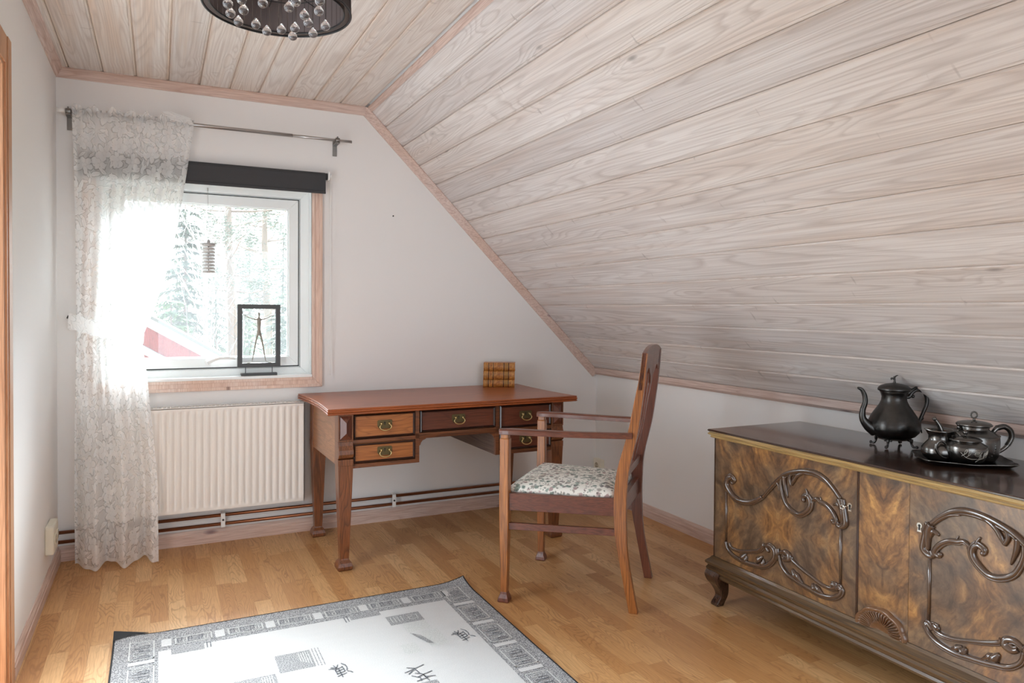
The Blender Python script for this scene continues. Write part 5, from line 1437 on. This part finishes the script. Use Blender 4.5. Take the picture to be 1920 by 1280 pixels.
        for y0_, z0_, y1_, z1_ in ((0.7235, 0.500, 0.7225, 0.290), (0.161, 0.508, 0.160, 0.298)):
            m = MB(); m.tube([P(y0_, z0_, -0.001), P(y1_, z1_, -0.001)], 0.0055, 8); m.build('bead_moulding', carve, door)
        # keyhole plate
        ky, kz = (0.126, 0.585)
        m = MB(); pp = []
        for i in range(20):
            a = -PI*0.32+ (2*PI-0.36*PI*1.0)*i/19-0.0
            a = PI*1.5+0.5+ (2*PI-1.0)*i/19
            pp.append((0.009*math.cos(a), 0.004+0.009*math.sin(a)))
        pp = pp+[(-0.0075, -0.016), (0.0075, -0.016)]
        m.prism([P(ky+q[0]*s, kz+q[1], -0.0022) for q in pp], (0.003, 0, 0)); m.build('keyhole_plate', plain('bright_nickel', srgb(215, 210, 200), 0.25, 1.0), door)
        m = MB(); m.tube([P(ky, kz+0.004, -0.0028), P(ky, kz+0.004, -0.001)], 0.0038, 12); m.prism([P(ky-0.002, kz+0.003, -0.0028), P(ky+0.002, kz+0.003, -0.0028), P(ky+0.003, kz-0.010, -0.0028), P(ky-0.003, kz-0.010, -0.0028)], (0.001, 0, 0)); m.build('keyhole', BLACK, door)
        if s > 0:
            m = MB(); m.tube([P(ky, kz+0.003, 0), P(ky+0.001, kz+0.003, -0.030)], 0.0022, 8)
            m.tube([P(ky+0.001+0.0085*math.cos(a), kz+0.003+0.0065*math.sin(a), -0.038+0.0*a) for a in [2*PI*i/16 for i in range(16)]], 0.0018, 6, closed=True)
            m.sphere(P(ky+0.001, kz+0.003, -0.031), 0.0036, 8); m.build('key', plain('bright_nickel', srgb(215, 210, 200), 0.25, 1.0), door)
    # cabriole feet
    for sy in (-1, 1):
        for fx in (0.012, D-0.065):
            m = MB(); y = sy*(hl-0.022); rings = []
            for z, dx, dy, w in ((0.0, -0.020, 0.008, 0.019), (0.010, -0.020, 0.008, 0.0215), (0.045, -0.004, 0.002, 0.0205), (0.080, -0.010, 0.004, 0.027), (0.105, -0.020, 0.010, 0.035), (0.130, -0.022, 0.012, 0.040), (0.152, -0.016, 0.008, 0.040)):
                sx = 1 if fx < 0.2 else -1
                cx = fx+0.022+dx*sx; cy = y+dy*sy
                rings.append([(cx-w, cy-w*0.8, z), (cx-w*0.8, cy-w, z), (cx+w*0.8, cy-w, z), (cx+w, cy-w*0.8, z), (cx+w, cy+w*0.8, z), (cx+w*0.8, cy+w, z), (cx-w*0.8, cy+w, z), (cx-w, cy+w*0.8, z)])
            zs = catmull([(0, 0, 0)], 1) if False else None
            RR = []
            for k in range(8):
                RR.append(catmull([r_[k] for r_ in rings], 4))
            m.loft([[RR[k][i] for k in range(8)] for i in range(len(RR[0]))]); m.build('foot', WAL_D('z'), t)
build_sideboard()

# ------------------------------------------------------------------ silver
def build_silver():
    Z = 0.7505
    RT = Vector((0.898, -0.440, 0)); FW = Vector((0.440, 0.898, 0))
    VIEW = -math.radians(26.1)          # local x = to the viewer's right
    # tall coffee pot
    t = thing('coffee_pot', 'tall tarnished pewter coffee pot with long curved spout, on the sideboard', 'coffee pot', (2.475, 1.795, Z), VIEW)
    m = MB(); m.lathe([(0.020, 0.026), (0.048, 0.030), (0.072, 0.042), (0.086, 0.058), (0.0905, 0.075), (0.088, 0.092), (0.078, 0.115), (0.064, 0.137), (0.051, 0.156), (0.044, 0.172), (0.0425, 0.186), (0.046, 0.198), (0.050, 0.206), (0.050, 0.209)], 96, lobes=16, amp=0.0)
    for v in m.bm.verts:
        r = math.hypot(v.co.x, v.co.y); a = math.atan2(v.co.y, v.co.x); z = v.co.z
        k = math.exp(-((z-0.085)/0.035)**2)*0.045
        f = 1+k*(abs(math.cos(a*4+0.4))**0.6-0.6); v.co.x *= f; v.co.y *= f
    m.build('pot_body', SILVER_D, t)
    m = MB(); m.lathe([(0.050, 0.207), (0.0555, 0.209), (0.0565, 0.214), (0.054, 0.221), (0.046, 0.228), (0.030, 0.234), (0.012, 0.237), (0.004, 0.238)], 48)
    lid = m.build('lid', SILVER_D, t)
    m = MB(); m.smooth = True; m.tube([(0, 0, 0.236), (0.001, 0, 0.246), (0, 0, 0.256)], [0.006, 0.0035, 0.004], 10, 3); m.sphere((0, 0, 0.259), 0.0045, 8)
    m.tube([(0, 0, 0.256), (0.006, 0, 0.264), (0.014, 0, 0.266)], [0.003, 0.0025, 0.001], 8, 3); m.tube([(0, 0, 0.250), (-0.008, 0, 0.256), (-0.013, 0, 0.249)], [0.003, 0.003, 0.0015], 8, 3); m.sphere((-0.010, 0.002, 0.254), 0.004, 8); m.build('finial', SILVER_D, lid)
    m = MB(); m.tube([(-0.070, 0, 0.062), (-0.096, 0, 0.078), (-0.116, 0, 0.104), (-0.117, 0, 0.135), (-0.108, 0, 0.165), (-0.111, 0, 0.192), (-0.122, 0, 0.212), (-0.137, 0, 0.219)], [0.026, 0.019, 0.0125, 0.010, 0.009, 0.0085, 0.007, 0.004], 16, 6)
    m.build('spout', SILVER_D, t)
    m = MB(); m.tube([(0.042, 0, 0.184), (0.056, 0, 0.186), (0.066, 0, 0.200), (0.084, 0, 0.212), (0.106, 0, 0.208), (0.121, 0, 0.188), (0.122, 0, 0.160), (0.110, 0, 0.128), (0.098, 0, 0.098), (0.090, 0, 0.070)], [0.006, 0.007, 0.0065, 0.0065, 0.0075, 0.0075, 0.007, 0.0065, 0.006, 0.006], 12, 6)
    m.tube([(0.096, 0, 0.10), (0.098, 0, 0.075), (0.106, 0, 0.050)], [0.006, 0.005, 0.0015], 10, 4)
    m.tube([(0.050, 0, 0.196), (0.066, 0, 0.210), (0.086, 0, 0.224)], [0.005, 0.006, 0.003], 8, 4)
    m.sphere((0.104, 0, 0.106), 0.0078, 10); m.sphere((0.070, 0, 0.188), 0.007, 8); m.tube([(0.05, 0, 0.212), (0.062, 0, 0.214)], 0.005, 8)
    m.build('handle', SILVER_D, t)
    for i in range(4):
        a = PI/4+i*PI/2; c, s = math.cos(a), math.sin(a)
        m = MB(); m.tube([(0.046*c, 0.046*s, 0.034), (0.060*c, 0.060*s, 0.028), (0.062*c, 0.062*s, 0.016), (0.068*c, 0.068*s, 0.006), (0.078*c, 0.078*s, 0.006)], [0.008, 0.007, 0.004, 0.0045, 0.004], 8, 5)
        for q in (-1, 1): m.sphere((0.060*c-q*0.010*s, 0.060*s+q*0.010*c, 0.029), 0.005, 8)
        m.sphere((0.080*c, 0.080*s, 0.0065), 0.0062, 8); m.build('foot', SILVER_D, t)
    m = MB(); m.tube([(0.052*math.cos(2*PI*i/40), 0.052*math.sin(2*PI*i/40), 0.031) for i in range(40)], 0.003, 6, closed=True); m.build('foot_ring', SILVER_D, t)
    # tray
    tx, ty = 2.425, 1.503
    t = thing('silver_tray', 'small tarnished silver tray with wavy rim under the tea set on the sideboard', 'tray', (tx, ty, Z), -math.radians(42))
    m = MB(); m.smooth = True; hw, hd = 0.132, 0.098
    def tr(e, z, wav=0.0):
        P = []; n = 96
        for i in range(n):
            a = 2*PI*i/n; c, s = math.cos(a), math.sin(a); p = 5.0
            r = (abs(c)**p+abs(s)**p)**(-1/p)
            w = 1+wav*math.cos(a*8)*0.5
            P.append(((hw+e)*c*r*w, (hd+e)*s*r*w, z+wav*0.10*math.cos(a*4+PI)*0.4))
        return P
    m.loft([tr(-0.016, 0.001), tr(-0.010, 0.0015), tr(0.002, 0.008, 0.03), tr(0.008, 0.012, 0.05), tr(0.009, 0.0145, 0.05), tr(0.006, 0.0145, 0.05), tr(0.000, 0.0105, 0.03), tr(-0.012, 0.0035), tr(-0.018, 0.0030)])
    m.build('tray_dish', SILVER_D, t)
    m = MB(); m.tube([Vector(p) for p in tr(0.0085, 0.0145, 0.05)], 0.0017, 6, closed=True); m.build('rim', SILVER, t)
    zt_ = Z+0.0035
    def local(o, dx, dy): return (o[0]+RT.x*dx+FW.x*dy, o[1]+RT.y*dx+FW.y*dy)
    # lidded sugar bowl, in front
    bx_, by_ = local((tx, ty), -0.016, -0.036)
    t = thing('sugar_bowl', 'lidded silver sugar bowl engraved with flowers, front of the tray', 'sugar bowl', (bx_, by_, zt_), VIEW, )
    prof = [(0.030, 0.000), (0.040, 0.001), (0.052, 0.012), (0.060, 0.028), (0.0635, 0.046), (0.0640, 0.060), (0.0625, 0.062), (0.060, 0.064), (0.050, 0.071), (0.043, 0.074), (0.0435, 0.077)]
    m = MB(); m.lathe(prof, 56); m.build('bowl_body', SILVER, t)
    m = MB(); m.tube([(0.0635*math.cos(2*PI*i/56), 0.0635*math.sin(2*PI*i/56), 0.0615) for i in range(56)], 0.0016, 6, closed=True); m.build('shoulder_band', SILVER, t)
    m = MB(); m.lathe([(0.043, 0.076), (0.048, 0.077), (0.0485, 0.080), (0.044, 0.084), (0.030, 0.088), (0.012, 0.090), (0.003, 0.0905)], 40); lid = m.build('lid', SILVER, t)
    m = MB(); m.sphere((0, 0, 0.094), 0.004, 8); m.sphere((0, 0, 0.103), 0.008, 10); m.build('finial', SILVER, lid)
    def handle(pts, rr, name='handle', beads=0, mat=SILVER, par=None):
        m = MB(); m.tube(pts, rr, 10, 6)
        if beads:
            Q = catmull(pts, beads)
            for q in Q[1:-1]: m.sphere(tuple(q), (rr if not isinstance(rr, list) else max(rr))*1.18, 8)
        return m.build(name, mat, par or t)
    handle([(-0.058, 0, 0.058), (-0.078, 0, 0.074), (-0.094, 0, 0.066), (-0.096, 0, 0.046), (-0.080, 0, 0.024), (-0.060, 0, 0.018)], [0.004, .0045, .005, .0045, .004, .0035])
    handle([(0.060, 0, 0.058), (0.074, 0, 0.078), (0.092, 0, 0.074), (0.098, 0, 0.052), (0.084, 0, 0.026), (0.060, 0, 0.018)], [0.004, .005, .0055, .005, .004, .0035], beads=3)
    m = MB()
    def onb(a, z, o=0.0006):      # a: angle from viewer axis
        for p, q in zip(prof, prof[1:]):
            if p[1] <= z <= q[1]:
                r = p[0]+(q[0]-p[0])*(z-p[1])/(q[1]-p[1]); break
        return ((r+o)*math.sin(a), -(r+o)*math.cos(a), z)
    def eng(P, w=0.0006): m.tube([onb(a, z) for a, z in P], w, 5, 3)
    for k in range(5): eng([(-0.05+k*0.055, 0.054-k*0.001), (-0.12+k*0.055, 0.044), (-0.10+k*0.05, 0.036)])
    eng([(-0.25, 0.046), (-0.12, 0.040), (0.02, 0.034), (0.16, 0.040), (0.26, 0.050)]); eng([(-0.2, 0.052), (0.0, 0.056), (0.2, 0.052)])
    for a0, z0 in ((0.35, 0.030), (0.52, 0.034), (0.70, 0.036), (-0.42, 0.036), (-0.60, 0.040), (0.1, 0.022)):
        eng([(a0, z0), (a0+0.05, z0+0.012), (a0+0.13, z0+0.017), (a0+0.10, z0+0.006), (a0, z0)]); eng([(a0-0.12, z0-0.006), (a0, z0)])
    eng([(-0.75, 0.046), (-0.55, 0.032), (-0.30, 0.026), (0, 0.026), (0.35, 0.026), (0.75, 0.032)], 0.0005)
    m.build('engraved_flower', ENGRAVE, t)
    # cream jug, left
    jx, jy = local((tx, ty), -0.072, 0.012)
    t = thing('cream_jug', 'open silver cream jug with flared lip, left side of the tray', 'jug', (jx, jy, zt_), VIEW)
    m = MB(); m.lathe([(0.026, 0.0), (0.034, 0.001), (0.050, 0.014), (0.056, 0.030), (0.054, 0.045), (0.044, 0.058), (0.034, 0.070), (0.033, 0.084), (0.038, 0.098), (0.043, 0.104), (0.041, 0.104), (0.036, 0.097), (0.030, 0.084), (0.030, 0.070), (0.030, 0.050)], 48)
    for v in m.bm.verts:
        if v.co.z > 0.08:
            k = (v.co.z-0.08)/0.024; a = math.atan2(v.co.y, v.co.x)
            e = math.exp(-((abs(a)-PI)/0.5)**2); v.co.x -= 0.010*k*e; v.co.z += 0.004*k*e
    m.build('jug_body', SILVER, t)
    handle([(0.034, -0.012, 0.090), (0.044, -0.024, 0.098), (0.052, -0.034, 0.082), (0.052, -0.040, 0.055), (0.046, -0.042, 0.035), (0.032, -0.044, 0.022)], [0.004, .005, .005, .0045, .004, .0035])
    # teapot, behind to the right
    px, py = local((tx, ty), 0.054, 0.030)
    t = thing('teapot', 'squat lidded silver teapot with ring finial, back right of the tray', 'teapot', (px, py, zt_), VIEW)
    m = MB(); m.lathe([(0.052, 0.0), (0.062, 0.002), (0.071, 0.016), (0.0755, 0.040), (0.076, 0.066), (0.075, 0.084), (0.0735, 0.087), (0.070, 0.089), (0.058, 0.098), (0.046, 0.103), (0.044, 0.108), (0.048, 0.116)], 56); m.build('pot_body', SILVER, t)
    m = MB(); m.tube([(0.0755*math.cos(2*PI*i/56), 0.0755*math.sin(2*PI*i/56), 0.086) for i in range(56)], 0.0017, 6, closed=True); m.build('shoulder_band', SILVER, t)
    m = MB(); m.lathe([(0.048, 0.114), (0.0535, 0.117), (0.054, 0.121), (0.049, 0.126), (0.034, 0.130), (0.014, 0.133), (0.004, 0.134)], 40); lid = m.build('lid', SILVER, t)
    m = MB(); m.tube([(0, 0, 0.132), (0, 0, 0.142)], [0.005, 0.003], 8)
    rg = [(0.0105*math.cos(2*PI*i/14), 0, 0.152+0.0105*math.sin(2*PI*i/14)) for i in range(14)]
    m.tube(rg, 0.002, 6, closed=True)
    for q in rg: m.sphere(q, 0.0032, 6)
    m.build('finial', SILVER, lid)
    m = MB()
    for q in (0, 1): m.tube([(-0.053, 0.0, 0.104+q*0.012), (-0.052, 0, 0.116+q*0.006)], 0.005, 8)
    m.sphere((-0.052, 0, 0.098), 0.005, 8); m.build('hinge', SILVER, t)
    handle([(0.066, 0, 0.094), (0.080, 0, 0.108), (0.104, 0, 0.112), (0.124, 0, 0.098), (0.128, 0, 0.074), (0.114, 0, 0.048), (0.092, 0, 0.030), (0.070, 0, 0.020)], [0.007, .0085, .0085, .008, .0075, .007, .006, .006])
    m = MB(); Q = catmull([(0.080, 0, 0.108), (0.104, 0, 0.112), (0.124, 0, 0.098), (0.128, 0, 0.074), (0.114, 0, 0.048)], 7)
    for i, q in enumerate(Q):
        q2 = Q[min(i+1, len(Q)-1)]; d = (q2-q); 
        if d.length < 1e-6: continue
        d.normalize(); n_ = Vector((0, 1, 0)); b = d.cross(n_)
        m.tube([tuple(q+(n_*math.cos(x)+b*math.sin(x))*0.0085+d*(x-PI)*0.0008) for x in [2*PI*k/12 for k in range(12)]], 0.0011, 5, closed=True)
    m.build('handle_binding', SILVER, t)
    m = MB(); m.tube([(-0.060, 0.0, 0.040), (-0.088, 0.004, 0.056), (-0.103, 0.006, 0.086), (-0.112, 0.008, 0.112), (-0.126, 0.010, 0.134)], [0.018, 0.013, 0.010, 0.0075, 0.005], 14, 6)
    m.tube([(-0.124, 0.010, 0.131), (-0.131, 0.010, 0.140)], [0.005, 0.007], 10)
    m.build('spout', SILVER, t)
build_silver()
